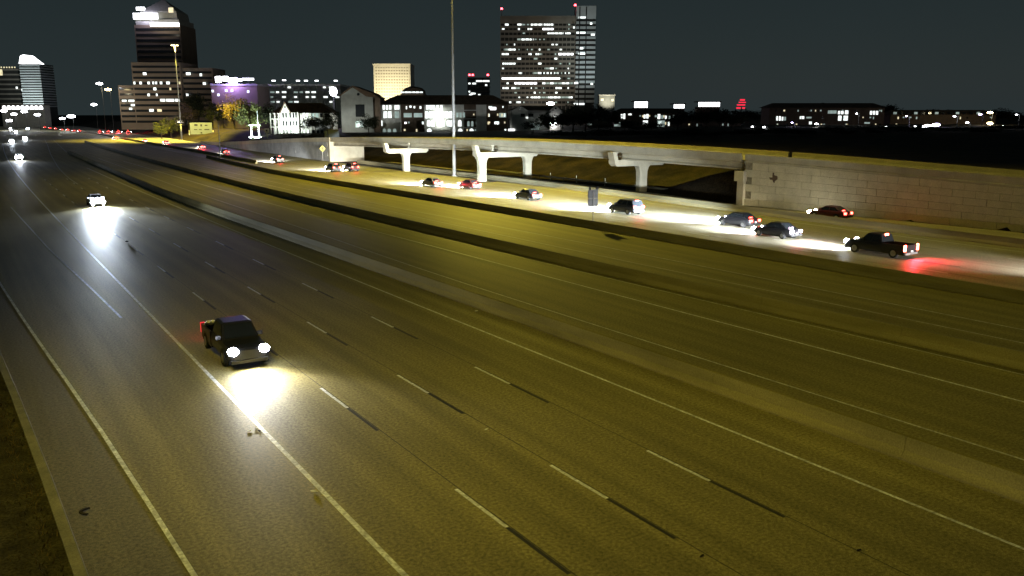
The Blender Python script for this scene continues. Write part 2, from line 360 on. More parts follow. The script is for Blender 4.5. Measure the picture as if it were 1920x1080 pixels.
line(road, lambda u: interp([(54, 6.95), (67, 6.5), (83, 5.8), (101, 5.4), (140, 4.5)], u), 53.5, 128, 0.14, M['line_f'], name='gore_line')
line(road, lambda u: smoothed([(0, 23.6), (20, 23.5), (60, 23.1), (106, 23.0), (165, 23.2), (220, 23.8)], u), -8, 215, 0.13, M['line_w'])
line(road, lambda u: smoothed([(160, 16.5), (180, 16.7), (218, 18.3), (293, 22.9), (380, 29), (471, 35)], u), 165, 470, 0.15, M['line_f'], name='diverge_line')
line(road, lambda u: interp([(306, 28.6), (380, 33), (469, 38.5)], u), 308, 469, 0.15, M['line_f'], name='diverge_line')
line(express, lambda u: smoothed([(0, 30.2), (14, 30.0), (33, 29.5), (57, 29.1), (82, 29.6), (140, 29.8), (300, 32.5)], u), -5, 260, 0.12, M['line_f'])
line(express, lambda u: smoothed([(0, 36.5), (17, 36.3), (40, 35.8), (70, 35.4), (95, 34.7), (145, 34.4), (220, 35.2)], u), -5, 240, 0.13, M['line_w'])
line(express, lambda u: smoothed(B2, u)-1.0, -5, 160, 0.10, M['line_f'])
line(express, lambda u: smoothed([(0, 46.8), (22, 45.9), (51, 45.0), (87, 44.3), (140, 43.6), (200, 43.9)], u), -5, 200, 0.10, M['line_f'])
line(express, lambda u: smoothed([(0, 49.2), (27, 48.8), (55, 48.4), (71, 48.1), (91, 46.9), (140, 46.4), (220, 47.4)], u), -5, 230, 0.12, M['line_f'])
line(right_road, lambda u: B3f(u)+2.6, 0, 210, 0.14, M['line_w'])
line(right_road, lambda u: B4f(u)-2.4, 0, 190, 0.14, M['line_w'])
line(exit_ramp, lambda u: B4f(u)+1.2, 0, 130, 0.12, M['line_f'])
for q in (12.2, 15.85, 19.5): line(road, off(q+0.1), -10, 220, 0.035, M['line_k'], 0.003, name='lane_joint')
dash_w = MB().face([(-0.065, 0, 0.005), (0.065, 0, 0.005), (0.065, -3.05, 0.005), (-0.065, -3.05, 0.005)]).mesh('lane_dash')
dash_k = MB().face([(-0.065, -3.08, 0.005), (0.065, -3.08, 0.005), (0.065, -6.1, 0.005), (-0.065, -6.1, 0.005)]).mesh('contrast_dash')
def dashes(parent, pf, u_first, n, step=12.19, wm='line_w'):
    for k in range(n):
        u = u_first + step*k; th = math.atan2(pf(u)-pf(u-6), 6)
        for me, m, nm in ((dash_w, M[wm], 'lane_dash'), (dash_k, M['line_k'], 'contrast_dash')):
            o = link(nm, me, m, parent); o.location = (pf(u), u, 0); o.rotation_euler = (0, 0, -th)
dashes(road, off(12.2), 22.3-12.19, 15); dashes(road, off(15.85), 22.2-12.19, 15); dashes(road, off(19.5), 21.4-12.19, 15)
for p0, uf in ((61.8, 14.0), (65.2, 18.0), (68.6, 20.5), (72.6, 12.0)):
    dashes(right_road, (lambda q: (lambda u: q - 55.6 + B3f(u) if u < 150 else q-55.6+B3f(150)+0.10*(u-150)*0.8))(p0), uf, 15)

# ------------------------------------------------------------------ concrete barriers
PROF = [(-0.30, 0), (-0.30, 0.08), (-0.12, 0.33), (-0.08, 0.81), (0.08, 0.81), (0.12, 0.33), (0.30, 0.08), (0.30, 0)]
def barrier(name, tab_f, u0, u1, label, m='barrier'):
    n = max(2, int((u1-u0)/6)); path = [(tab_f(u0+(u1-u0)*i/n), u0+(u1-u0)*i/n, 0) for i in range(n+1)]
    root = empty(name, path[0]); tag(root, label, 'barrier', 'concrete median barriers')
    inv = Vector(path[0])
    SEG = 9.0; k = max(1, int((u1-u0)/SEG))
    for i in range(k):                                # cast sections with open joints
        a = u0+(u1-u0)*i/k+0.006; b = u0+(u1-u0)*(i+1)/k-0.006
        seg = [Vector((tab_f(a+(b-a)*j/3), a+(b-a)*j/3, 0))-inv for j in range(4)]
        sweep(seg, PROF).build('barrier_section', M[m], root)
    return root
barrier('concrete_barrier', inn(B1), -20, 304, 'concrete barrier nearest the camera, beside the wide oncoming lanes', 'barrier_near')
barrier('concrete_barrier', inn(B2), -20, 416, 'concrete barrier running between the two empty express lanes')
barrier('concrete_barrier', inn(B3), -20, 246, 'concrete barrier along the near edge of the queue of red-lit cars')
barrier('concrete_barrier', inn(B3F), 212, 700, 'far concrete barrier overlapping the end of the median beside distant cars')
barrier('concrete_barrier', inn(B4), -20, 200, 'concrete barrier between the queue of cars and the exit ramp below the bridge')

# ------------------------------------------------------------------ elevated ramp: bridge and retaining walls
def deck_path(u0, u1, dz, offp=0.0, step=5.0):
    n = max(1, int(round((u1-u0)/step))); return [(near(u0+(u1-u0)*i/n)+offp, u0+(u1-u0)*i/n, ptop(u0+(u1-u0)*i/n)+dz) for i in range(n+1)]
def cen(u): return (near(u), u)
bridge = empty('ramp_bridge', (near(140), 140, 0)); tag(bridge, 'pale concrete ramp bridge on T-shaped piers above the highway', 'bridge')
BO = Vector(bridge.location)
def rel(path, o=None): return [Vector(p)-(o or BO) for p in path]
PAR = [(-0.0, -0.84), (0.0, -0.02), (0.05, 0.0), (0.28, 0.0), (0.32, -0.5), (0.42, -0.84)]
sweep(rel(deck_path(78.6, 209, 0)), PAR).build('parapet', M['bridge'], bridge)
sweep(rel(deck_path(78.6, 209, 0, DECKW)), [(-0.42, -0.84), (-0.32, -0.5), (-0.28, 0.0), (-0.05, 0), (0, -0.02), (0, -0.84)]).build('parapet', M['bridge'], bridge)
sweep(rel(deck_path(78.6, 209, 0)), [(-0.06, -0.845), (-0.06, -1.0), (0.25, -1.07), (DECKW-0.25, -1.07), (DECKW+0.06, -1.0), (DECKW+0.06, -0.845)]).build('deck', M['bridge'], bridge)
GI = [(-0.30, -2.20), (0.30, -2.20), (0.30, -2.02), (0.09, -1.86), (0.09, -1.30), (0.42, -1.16), (0.42, -1.075), (-0.42, -1.075), (-0.42, -1.16), (-0.09, -1.30), (-0.09, -1.86), (-0.30, -2.02)]
PIERU = [101.0, 132.5, 165.5]
spans = [(79.2, 100.4), (101.6, 131.6), (133.4, 164.9), (166.1, 208.6)]
for a, b in spans:
    for go in (1.15, 3.55, 5.95, 8.35):
        sweep(rel(deck_path(a, b, 0, go)), GI).build('girder', M['bridge'], bridge)
def pier(u, pcol, pa, pb, ear=True, second=None, cw=1.25):
    zt = ptop(u)-2.24
    # cap beam with tapered ends, laid across the ramp
    e = empty('pier', (0, 0, 0)); e.parent = bridge
    def B(*a): return MB().box(*a)
    x0, x1 = pa-BO.x, pb-BO.x; y0, y1 = u-0.75-BO.y, u+0.75-BO.y
    MB().prism_y([(x0+0.5, zt-0.95), (x1-0.5, zt-0.95), (x1, zt-0.5), (x1, zt), (x0, zt), (x0, zt-0.55)], y0, y1).build('pier_cap', M['bridge'], e)
    if ear:
        MB().prism_y([(x0, zt+0.002), (x0+0.75, zt+0.002), (x0+0.32, zt+1.2), (x0-0.35, zt+1.2)], y0+0.1, y1-0.1).build('ear_wall', M['bridge'], e)
    for pc in ([pcol] if second is None else [pcol, second]):
        x = pc-BO.x; y = u-BO.y; rings = []
        for z, k in ((-0.05, 1.0), (zt-3.0, 1.0), (zt-1.9, 1.06), (zt-1.25, 1.35), (zt-0.955, 1.75)):
            hx = cw/2*k; hy = 0.6; ch = 0.16
            rings.append([(x-hx+ch, y-hy, z), (x+hx-ch, y-hy, z), (x+hx, y-hy+ch, z), (x+hx, y+hy-ch, z), (x+hx-ch, y+hy, z), (x-hx+ch, y+hy, z), (x-hx, y+hy-ch, z), (x-hx, y-hy+ch, z)])
        MB().loft(rings).build('column', M['bridge'], e)
pier(101.0, 89.0, near(101)-0.4, near(101)+9.8, cw=1.5)
pier(132.5, 78.75, 77.3, 90.6, second=88.6, cw=1.4)
pier(165.5, 79.6, 74.8, 84.6, cw=1.4)
# abutments
def solid_ramp(name, u0, u1, label, panel_m, rows, plen, skip_end):
    o = Vector((near(u0), u0, 0)); root = empty(name, o); tag(root, label, 'wall')
    lo, hi = min(u0, u1), max(u0, u1)
    n = max(1, int((hi-lo)/4))
    # core of fill behind the facing
    rings = []
    for i in range(n+1):
        u = lo+(hi-lo)*i/n; z = max(0.05, ptop(u)-0.86); x = near(u)
        rings.append([Vector((x+0.16, u, -0.3))-o, Vector((x+DECKW-0.1, u, -0.3))-o, Vector((x+DECKW-0.1, u, z-0.01))-o, Vector((x+0.16, u, z-0.01))-o])
    MB().loft(rings).build('wall_core', M['joint'], root)
    # road surface and both parapets
    sweep([Vector(p)-o for p in deck_path(lo, hi, 0)], [(0.30, -0.855), (DECKW-0.3, -0.855), (DECKW-0.3, -0.84), (0.30, -0.84)]).build('ramp_surface', M['bridge'], root)
    sweep([Vector(p)-o for p in deck_path(lo, hi, 0)], [(-0.10, -1.08), (-0.10, -0.86), (0.0, -0.80), (0.0, -0.02), (0.05, 0), (0.28, 0), (0.32, -0.5), (0.42, -0.839), (0.42, -1.08)]).build('parapet', M['bridge'], root)
    sweep([Vector(p)-o for p in deck_path(lo, hi, 0, DECKW)], [(-0.42, -0.839), (-0.32, -0.5), (-0.28, 0.0), (-0.05, 0), (0, -0.02), (0, -1.2), (-0.2, -1.2)]).build('parapet', M['bridge'], root)
    k = int(abs(u1-u0)/plen); random.seed(5)
    for i in range(k):
        for r in range(rows):
            a = u0+(u1-u0)*(i+(0.5 if r % 2 else 0))/k; b = a+(u1-u0)/k
            if b > max(u0, u1): b = max(u0, u1)
            if b < min(u0, u1): b = min(u0, u1)
            if abs(b-a) < 0.4: continue
            g = 0.014; proud = random.uniform(0.0, 0.03)
            za0, za1 = (ptop(a)-1.1)*r/rows, (ptop(a)-1.1)*(r+1)/rows; zb0, zb1 = (ptop(b)-1.1)*r/rows, (ptop(b)-1.1)*(r+1)/rows
            if min(za1-za0, zb1-zb0) < 0.12: continue
            aa, bb = a+g*(1 if b > a else -1), b-g*(1 if b > a else -1)
            P = [Vector((near(aa)-proud, aa, za0+g)), Vector((near(aa)+0.18, aa, za0+g)), Vector((near(bb)+0.18, bb, zb0+g)), Vector((near(bb)-proud, bb, zb0+g)),
                 Vector((near(aa)-proud, aa, za1-g)), Vector((near(aa)+0.18, aa, za1-g)), Vector((near(bb)+0.18, bb, zb1-g)), Vector((near(bb)-proud, bb, zb1-g))]
            MB().hexa([p-o for p in P]).build('wall_panel', panel_m, root)
    return root
wr = solid_ramp('retaining_wall', 78, 8, 'tan panelled retaining wall carrying the ramp beside the exit lane', M['panel'], 6, 2.4, 0)
wl = solid_ramp('retaining_wall', 210, 380, 'grey panelled retaining wall tapering down behind the yellow diamond sign', M['panel_b'], 4, 3.4, 0)
# corner post of the right wall with its bearing seat, and Texas-outline relief
o = Vector(wr.location)
MB().box(-0.28, 1.1, -0.2, 0.9, -0.1, ptop(78)-3.6).box(-0.5, 1.2, -0.35, 1.25, ptop(78)-3.598, ptop(78)-2.25).build('corner_pillar', M['bridge'], wr)
MB().box(1.2, DECKW-0.2, 0.02, 0.5, -0.1, ptop(78)-2.25).build('abutment_face', M['bridge'], wr)
tex = [(-0.16, 1.0), (0.15, 1.0), (0.15, 0.55), (0.62, 0.40), (0.95, 0.36), (1.0, -0.1), (0.98, -0.28), (0.62, -0.55), (0.42, -0.72), (0.40, -1.05), (0.12, -0.95), (-0.08, -0.55), (-0.28, -0.38), (-0.46, -0.52), (-0.62, -0.42), (-0.95, 0.02), (-0.16, 0.02)]
ue = 73.6; th = math.atan2(near(ue)-near(ue-2), 2)
em = MB().prism_y([(a*0.62, b*0.62) for a, b in tex], -0.03, 0.03).build('state_emblem', M['emblem'], wr)
em.rotation_euler = (0, 0, -math.pi/2 - th); em.location = Vector((near(ue)-0.09, ue, 3.9))-o
em['label'] = 'dark relief of a state outline on the wall panels'
# left abutment end
o2 = Vector(wl.location)
MB().box(-0.2, 0.9, -0.6, 0.2, -0.1, ptop(210)-1.1).build('corner_pillar', M['bridge'], wl)
MB().box(0.9, DECKW-0.2, -0.2, 0.15, -0.1, ptop(210)-2.25).build('abutment_face', M['bridge'], wl)

# ------------------------------------------------------------------ high mast lights, real lamps on real poles
def high_mast(x, y, h, label, energy, aims=(), z0=0.0, mcone=158, group='high mast light poles'):
    root = empty('high_mast_light', (x, y, z0)); tag(root, label, 'light pole', group)
    mb = MB()
    for i in range(6): mb.tube((0, 0, h*i/6), (0, 0, h*(i+1)/6+0.01), 0.36-0.045*i, 0.36-0.045*(i+1), 12, i in (0, 5))
    mb.build('pole', M['galv'], root, True)
    MB().tube((0, 0, -0.1), (0, 0, 0.12), 0.62, 0.62, 12).build('base_plate', M['bridge'], root)
    ring = MB()
    for i in range(12):
        a, b = 2*math.pi*i/12, 2*math.pi*(i+1)/12
        ring.tube((1.1*math.cos(a), 1.1*math.sin(a), h-0.4), (1.1*math.cos(b), 1.1*math.sin(b), h-0.4), 0.06, 0.06, 6)
    for i in range(3):
        a = 2*math.pi*i/3; ring.tube((0, 0, h-0.3), (1.1*math.cos(a), 1.1*math.sin(a), h-0.4), 0.05, 0.05, 6)
    ring.build('lamp_ring', M['galv'], root)
    for i in range(6):
        a = 2*math.pi*i/6; c, s = 1.35*math.cos(a), 1.35*math.sin(a)
        lh = MB().tube((c, s, h-0.95), (c, s, h-0.35), 0.34, 0.16, 10).build('luminaire', M['dark_metal'], root)
        MB().tube((c, s, h-1.02), (c, s, h-0.955), 0.30, 0.33, 10).build('lens', M['lamp_warm'], lh)
    lamp('mast_lamp', 'SPOT', (0, 0, h-1.2), energy, SODIUM, root, (0, 0, 0), mcone, 0.6, 0.8)
    for (ax, ay, e, sz) in aims:
        lamp('mast_lamp', 'SPOT', (0, 0, h-1.2), e, SODIUM, root, (ax-x, ay-y, 0), sz, 1.0, 0.8)
    return root
high_mast(80.8, 146.5, 45, 'tall grey high mast pole rising behind the bridge beside the middle piers', 160000, aims=((76, 240, 110000, 62), (82, 66, 330000, 60)), mcone=140)
pm2 = hit(341, 262)
high_mast(pm2.x, pm2.y, 45, 'slimmer distant high mast pole on the yellow-lit grass slope', 800000, z0=terr(pm2.x, pm2.y)-0.05, mcone=112)
high_mast(-6.5, 22, 34, 'high mast pole beside the near roadside verge, out of frame', 2500, aims=((27, 35, 32000, 98),))

# ------------------------------------------------------------------ vehicles
def mirror_ring(half): return half + [(-x, y, z) for x, y, z in reversed(half)]
def lower_body(st):
    rings = []
    for y, zb, zt, hw in st:
        rings.append(mirror_ring([(hw*0.82, y, zb), (hw*0.97, y, zb+(zt-zb)*0.18), (hw, y, zb+(zt-zb)*0.45), (hw*0.985, y, zb+(zt-zb)*0.72), (hw*0.93, y, zt-0.03), (hw*0.72, y, zt)]))
    return MB().loft(rings)
def cabin_pts(b, r, zb, zr, wb, wr): return dict(b=b, r=r, zb=zb, zr=zr, wb=wb, wr=wr)
CARS = {}
def quad_in(a, b, c, d, k0, k1, l0, l1, off):
    """inset quad on the panel a b c d (a-b bottom, d-c top), pushed out by off"""
    a, b, c, d = map(Vector, (a, b, c, d)); n = (b-a).cross(d-a).normalized()*off
    def P(s, t): return a.lerp(b, s).lerp(d.lerp(c, s), t)+n
    q = [P(k0, l0), P(k1, l0), P(k1, l1), P(k0, l1)]
    mb = MB().hexa([v-n.normalized()*0.02 for v in q]+q) if False else MB()
    mb.face(q); return mb
def car_kind(kind):
    if kind in CARS: return CARS[kind]
    P = []                                          # (name, mesh, material key or None for paint, parent index)
    if kind == 'sedan':
        L2, W2 = 2.38, 0.91
        st = [(-2.36, .38, .82, .70), (-2.25, .27, .96, .85), (-1.7, .22, 1.0, .90), (-0.6, .19, .97, .91), (0.8, .19, .93, .91), (1.3, .20, .89, .90), (1.95, .22, .80, .87), (2.28, .27, .68, .78), (2.38, .36, .58, .60)]
        cb = (-1.85, 1.15, .95, .79); cr = (-1.0, 0.30, 1.44, .60); axles = (-1.42, 1.45); wr = 0.33; hz, tz = 0.62, 0.80
    elif kind == 'suv':
        L2, W2 = 2.40, 0.95
        st = [(-2.38, .42, 1.02, .82), (-2.28, .30, 1.10, .90), (-1.0, .25, 1.10, .95), (0.9, .25, 1.06, .95), (1.35, .26, 1.02, .93), (2.0, .28, .95, .90), (2.33, .34, .84, .82), (2.40, .45, .74, .66)]
        cb = (-2.28, 1.20, 1.05, .86); cr = (-1.95, 0.35, 1.72, .68); axles = (-1.40, 1.48); wr = 0.37; hz, tz = 0.80, 1.0
    else:
        L2, W2 = 2.85, 0.99
        st = [(-0.75, .30, 1.12, .97), (0.9, .30, 1.14, .98), (1.4, .31, 1.12, .97), (2.3, .33, 1.08, .95), (2.74, .38, 1.0, .90), (2.85, .48, .90, .80)]
        cb = (-0.72, 1.45, 1.10, .88); cr = (-0.50, 0.75, 1.80, .72); axles = (-1.85, 1.80); wr = 0.41; hz, tz = 0.88, 0.92
    mb = lower_body(st)
    if kind == 'pickup':                            # open bed: floor, two side walls and tailgate
        mb.box(-0.95, 0.95, -2.78, -0.74, .32, .66)
        mb.box(-0.99, -0.90, -2.80, -0.74, .45, 1.14); mb.box(0.90, 0.99, -2.80, -0.74, .45, 1.14); mb.box(-0.90, 0.90, -2.84, -2.76, .55, 1.14)
    y0, y1, zb, wb = cb; r0, r1, zr, wrf = cr
    bp = [(-wb, y0, zb), (wb, y0, zb), (wb, y1, zb), (-wb, y1, zb)]; rp = [(-wrf, r0, zr), (wrf, r0, zr), (wrf, r1, zr), (-wrf, r1, zr)]
    mb.loft([bp, rp]); mb.loft([rp, [(x*0.82, y*0.9+0.02*(1 if y > 0 else -1), zr+0.045) for x, y, z in rp]])
    P.append(('body', mb.mesh('body'), None, None))
    P.append(('windshield', quad_in(bp[2], bp[3], rp[3], rp[2], .06, .94, .12, .93, .012).mesh('windshield'), 'glass', None))
    P.append(('rear_window', quad_in(bp[0], bp[1], rp[1], rp[0], .08, .92, .15, .9, .012).mesh('rear_window'), 'glass', None))
    nb = 2 if kind != 'suv' else 3
    for s, (A, Bq, Cq, D) in ((1, (bp[1], bp[2], rp[2], rp[1])), (-1, (bp[3], bp[0], rp[0], rp[3]))):
        for i in range(nb):
            P.append(('side_window', quad_in(A, Bq, Cq, D, .05+.9*i/nb+.012, .05+.9*(i+1)/nb-.012, .14, .9, .012).mesh('side_window'), 'glass', None))
    for s in (-1, 1):
        for y in axles:
            i = len(P); x0, x1 = s*(W2-0.20), s*(W2+0.015)
            P.append(('wheel', MB().tube((x0, y, wr), (x1, y, wr), wr, wr, 18).tube((x1, y, wr), (x1+s*0.012, y, wr), wr*0.93, wr*0.70, 18).mesh('wheel'), 'tyre', None))
            P.append(('rim', MB().tube((x1, y, wr), (x1+s*0.018, y, wr), wr*0.66, wr*0.60, 12).mesh('rim'), 'rim', i))
            # wheel arch lip
            ar = MB()
            for k in range(8):
                a, b = math.pi*k/8, math.pi*(k+1)/8
                ar.face([(s*(W2+0.006), y+math.cos(a)*(wr+0.02), wr+math.sin(a)*(wr+0.02)), (s*(W2+0.006), y+math.cos(a)*(wr+0.09), wr+math.sin(a)*(wr+0.09)), (s*(W2+0.006), y+math.cos(b)*(wr+0.09), wr+math.sin(b)*(wr+0.09)), (s*(W2+0.006), y+math.cos(b)*(wr+0.02), wr+math.sin(b)*(wr+0.02))])
            P.append(('wheel_arch', ar.mesh('wheel_arch'), 'trim', None))
        hx = s*(W2-0.27)
        P.append(('headlight', MB().loft([[(hx+math.cos(2*math.pi*k/12)*a, y, hz+math.sin(2*math.pi*k/12)*b) for k in range(12)] for y, a, b in ((L2-0.16, .25, .19), (L2+0.02, .25, .19), (L2+0.09, .18, .13))]).mesh('headlight'), 'HEAD', None))
        P.append(('tail_light', MB().box(*sorted((s*.80, s*1.01)), -L2-0.03, -L2+0.07, tz-.26, tz+.26).mesh('tail_light') if kind == 'pickup' else MB().box(hx-.22 if s > 0 else hx-.14, hx+.14 if s > 0 else hx+.22, -L2-0.03, -L2+0.2, tz-.15, tz+.11).mesh('tail_light'), 'TAIL', None))
        P.append(('mirror', MB().box(*sorted((s*wb, s*(wb+.24))), y1-.42, y1-.30, zb+.05, zb+.22).mesh('mirror'), None, None))
    P.append(('brake_light', MB().box(-.24, .24, (r0 if kind != 'sedan' else y0*0.92)-.05, (r0 if kind != 'sedan' else y0*0.92)+.02, zr-.12 if kind != 'sedan' else zb+.08, zr+.03 if kind != 'sedan' else zb+.14).mesh('brake_light'), 'TAIL', None))
    P.append(('front_bumper', MB().box(-W2+.14, W2-.14, L2-.08, L2+.05, .30, .46).mesh('front_bumper'), 'trim', None))
    P.append(('rear_bumper', MB().box(-W2+.1, W2-.1, -L2-.06, -L2+.08, .34, .52).mesh('rear_bumper'), 'trim' if kind != 'pickup' else 'rim', None))
    P.append(('licence_plate', MB().box(-.16, .16, -L2-.075, -L2-.062, .56, .70).mesh('licence_plate'), 'white', None))
    CARS[kind] = (P, L2, W2, hz, tz)
    return CARS[kind]
PAINT = {k: mat('paint_'+k, c, 0.3, 0.5, var=0.05, scale=1, coat=0.25) for k, c in dict(black=(.012, .012, .014), grey=(.10, .10, .105), silver=(.38, .39, .40), red=(.07, .008, .008), white=(.6, .6, .6), blue=(.02, .04, .12), tan=(.07, .055, .04)).items()}
def car(kind, paint, x, y, rz, label, head='head_cool', tail='tail', beam=0, bcol=(0.82, 0.92, 1.0), wide=0, red=0, cat='car', group=None, z=0.0, drop=22.0, cone=60, simple=False, lean=0.0, glare=False):
    P, L2, W2, hz, tz = car_kind(kind)
    nm = {'sedan': 'sedan_car', 'suv': 'sport_utility_vehicle', 'pickup': 'pickup_truck'}[kind]
    root = empty(nm, (x, y, z+0.004), rz); tag(root, label, cat, group); objs = []
    for n, me, mk, par in P:
        if simple and n in ('rim', 'wheel_arch', 'licence_plate', 'mirror'): objs.append(None); continue
        m = PAINT[paint] if mk is None else M[head] if mk == 'HEAD' else M[tail] if mk == 'TAIL' else M[mk]
        objs.append(link(n, me, m, root if par is None else objs[par]))
    if glare:  # added glowing shapes that stand in for lens bloom around the headlights
        MB().box(-W2+.42, W2-.42, L2+0.02, L2+0.10, hz-.14, hz+.12).build('glare_bar', M[head], root)
        for s in (-.62, 0, .62): MB().tube((s*W2, L2-.25, hz+.36), (s*W2, L2-.12, hz+.36), .21, .17, 12).build('glare_disc', M[head], root)
        for s in (-1, 1): MB().tube((s*(W2-.3), L2, hz-.30), (s*(W2-.3), L2+.1, hz-.30), .13, .11, 10).build('glare_disc_low', M[head], root)
    if beam:
        for s in ((-1, 1) if not simple else (0,)):
            lamp('headlight_beam', 'SPOT', (s*(W2-.27), L2+0.12, hz), beam*(1 if s == 0 else .5), bcol, root, (s*(W2-.27)*0.6+lean, L2+drop, -0.4), cone, 1.0, 0.08)
    if wide: lamp('headlight_beam', 'SPOT', (0, L2+0.3, hz+.05), wide, bcol, root, (0, L2+2.6, -0.9), 124, 0.9, 0.3)
    if red: lamp('tail_glow', 'SPOT', (0, -L2-0.12, tz), red, (1, .03, .05), root, (0, -L2-6, -0.6), 150, 0.8, 0.3)
    return root
QL = 'cars queuing away from the camera on the far roadway'
queue = [
 ('sedan', 'red', 68.0, 268, 'dark red sedan beside the thin median pole, nearest that pole', 90000, 'tail', (1, .96, .85)),
 ('suv', 'black', 66.9, 213, 'black vehicle with pink tail lights below the tapering grey wall', 110000, 'tail', (.95, .97, 1)),
 ('suv', 'black', 65.9, 172.5, 'black vehicle left of the pair driving side by side under the bridge', 80000, 'tail', (1, .93, .8)),
 ('suv', 'red', 69.8, 172.0, 'dark red vehicle right of the pair driving side by side under the bridge', 80000, 'tail', (1, .93, .8)),
 ('sedan', 'tan', 66.0, 127.5, 'brownish car just left of the front pier column', 220000, 'tail', (1, .95, .85)),
 ('sedan', 'red', 69.3, 120.5, 'small red car right in front of the front pier column', 220000, 'tail', (.95, 1, .95)),
 ('sedan', 'black', 67.3, 100.5, 'black sedan alone between the pier columns and the median sign', 330000, 'tail', (.88, .96, 1)),
 ('suv', 'black', 67.5, 79.3, 'dark wagon right of the sign on the median', 520000, 'tail', (.85, .95, 1)),
 ('sedan', 'black', 70.0, 63.6, 'black sedan in the lane behind another car near the wall end', 620000, 'tail', (.78, .90, 1)),
 ('sedan', 'black', 66.7, 55.6, 'black sedan whose tail lights glow white and violet, nearest the barrier', 120000, 'tail_white', (.85, .93, 1)),
]
for kd, pt, x, y, lb, e, tl, bc in queue:
    far = y > 150
    car(kd, pt, x, y, -math.atan2(B3f(y+10)-B3f(y-10), 20)*0.5, lb, 'head_cool', tl, e*.4, bc, 130000 if 60 < y < 110 else 60000 if 110 < y < 140 else 70000 if 150 < y < 220 else 22000, 300 if y < 140 else 250, group=QL, simple=far, drop=16, cone=48)
car('pickup', 'black', 65.7, 43.6, 0.02, 'dark pickup truck with three red lamps, nearest in the queue of cars', 'head_cool', 'tail_hot', 40000, (.9, .95, 1), 9000, 3600, 'pickup truck', QL)
car('sedan', 'red', 84.0, 62.5, 0.06, 'dark red car alone on the exit lane at the foot of the tan wall', 'head_warm', 'tail', 9000, (1, .88, .62), 600, 160, group=None, drop=24, cone=44)
# behind the frame's right edge one more car throws its beams forward
car('suv', 'grey', 69.0, 22.5, 0.02, 'grey vehicle following the pickup at the edge of the frame', 'head_cool', 'tail', 45000, (1, .96, .9), 0, 0, group=QL)
FQ = 'distant cars with red tail lights'
for i, (px, py, lb, kd) in enumerate([(378, 279, 'pale distant car left of the thin median pole', 'sedan'), (312, 271, 'rear car of the bright pair below the yellow grass slope', 'suv'), (272, 267, 'front car of the bright pair below the yellow grass slope', 'sedan'), (217, 261, 'small distant car alone where the barrier lines meet', 'sedan')]):
    g = ground(px, py); car(kd, 'silver', g.x, g.y, -0.03, lb, 'head_cool', 'tail', 60000, (1, .95, .8), 0, 1200, group=FQ, simple=True)
k = 0
for px, py in [(84, 240.5), (94, 242), (104, 243.5), (116, 244.8), (127, 246), (138, 247), (149, 248)]:
    g = ground(px, py); k += 1
    car(('sedan', 'suv')[k % 2], 'red', g.x, g.y, -0.035, 'tiny distant car in the line of red tail lights at the far bend', 'head_cool', 'tail', 0, group='cars in the line of red tail lights at the far bend', simple=True)
for i, (px, py, lb) in enumerate([(186, 219, 'leftmost car of the red-glowing group on the far frontage road'), (203, 220, 'second car of the red-glowing group on the far frontage road'), (222, 228, 'third car of the red-glowing group on the far frontage road'), (240, 229, 'rightmost car of the red-glowing group on the far frontage road')]):
    P = at_depth(px, py, 560); zt = terr(P.x, P.y)
    car('suv', 'black', P.x, P.y, -0.4, lb, 'head_cool', 'tail', 0, red=9000, group='cars stopped on the far frontage road', simple=True, z=max(zt-0.02, 0))
# oncoming traffic on the near carriageway
car('sedan', 'silver', 14.4, 124.5, math.pi, 'oncoming car hidden behind its own blue-white headlight glare', 'head_cool', 'tail_dim', 70000, (.78, .88, 1), 26000, 0, group='oncoming vehicles', drop=13, cone=40, glare=True)
pk = car('pickup', 'black', 10.5, 42.0, math.pi-0.02, 'dark oncoming pickup truck with bright white headlights in the left lane', 'head_cool', 'tail_dim', 4200, (1, .95, .84), 2600, 150, 'pickup truck', 'oncoming vehicles', drop=15, cone=60, lean=-3.4)
for i in range(3):
    rl = MB()
    for a in range(4): rl.tube((0, 0.35*a-0.7, 0), (0, 0.35*(a+1)-0.7, 0), 0.075, 0.075, 10, a in (0, 3))
    o = rl.build('pipe', M['white']); o.location = (9.70+[0, .18, .38][i], 44.25, 1.22); o.rotation_euler = (-0.35, 0, 0.03*i)
    tag(o, ['outermost white pipe sticking up from the pickup bed', 'middle white pipe sticking up from the pickup bed', 'innermost white pipe sticking up from the pickup bed'][i], 'pipe', 'white pipes in the pickup bed')
for i, (px, py, lb) in enumerate([(36, 300, 'glaring oncoming car at the left edge, second up the road'), (22, 268, 'oncoming car in the left edge glare, third up the road'), (47, 262, 'oncoming car in the far left glare, right of its neighbour'), (30, 250, 'oncoming car in the far left glare, high up the road'), (52, 243, 'oncoming car of the glare just below the farthest ones'), (20, 243, 'oncoming car of the far glare at the very left edge'), (38, 237, 'second farthest oncoming car of the glare near the horizon'), (60, 234, 'farthest oncoming car of the glare near the horizon')]):
    g = ground(px, py)
    car('suv', 'silver', max(g.x, 10.5), g.y, math.pi-0.04, lb, 'head_cool', 'tail_dim', 14000, (.8, .88, 1), 0, 0, group='oncoming vehicles', simple=True, drop=25, glare=True)

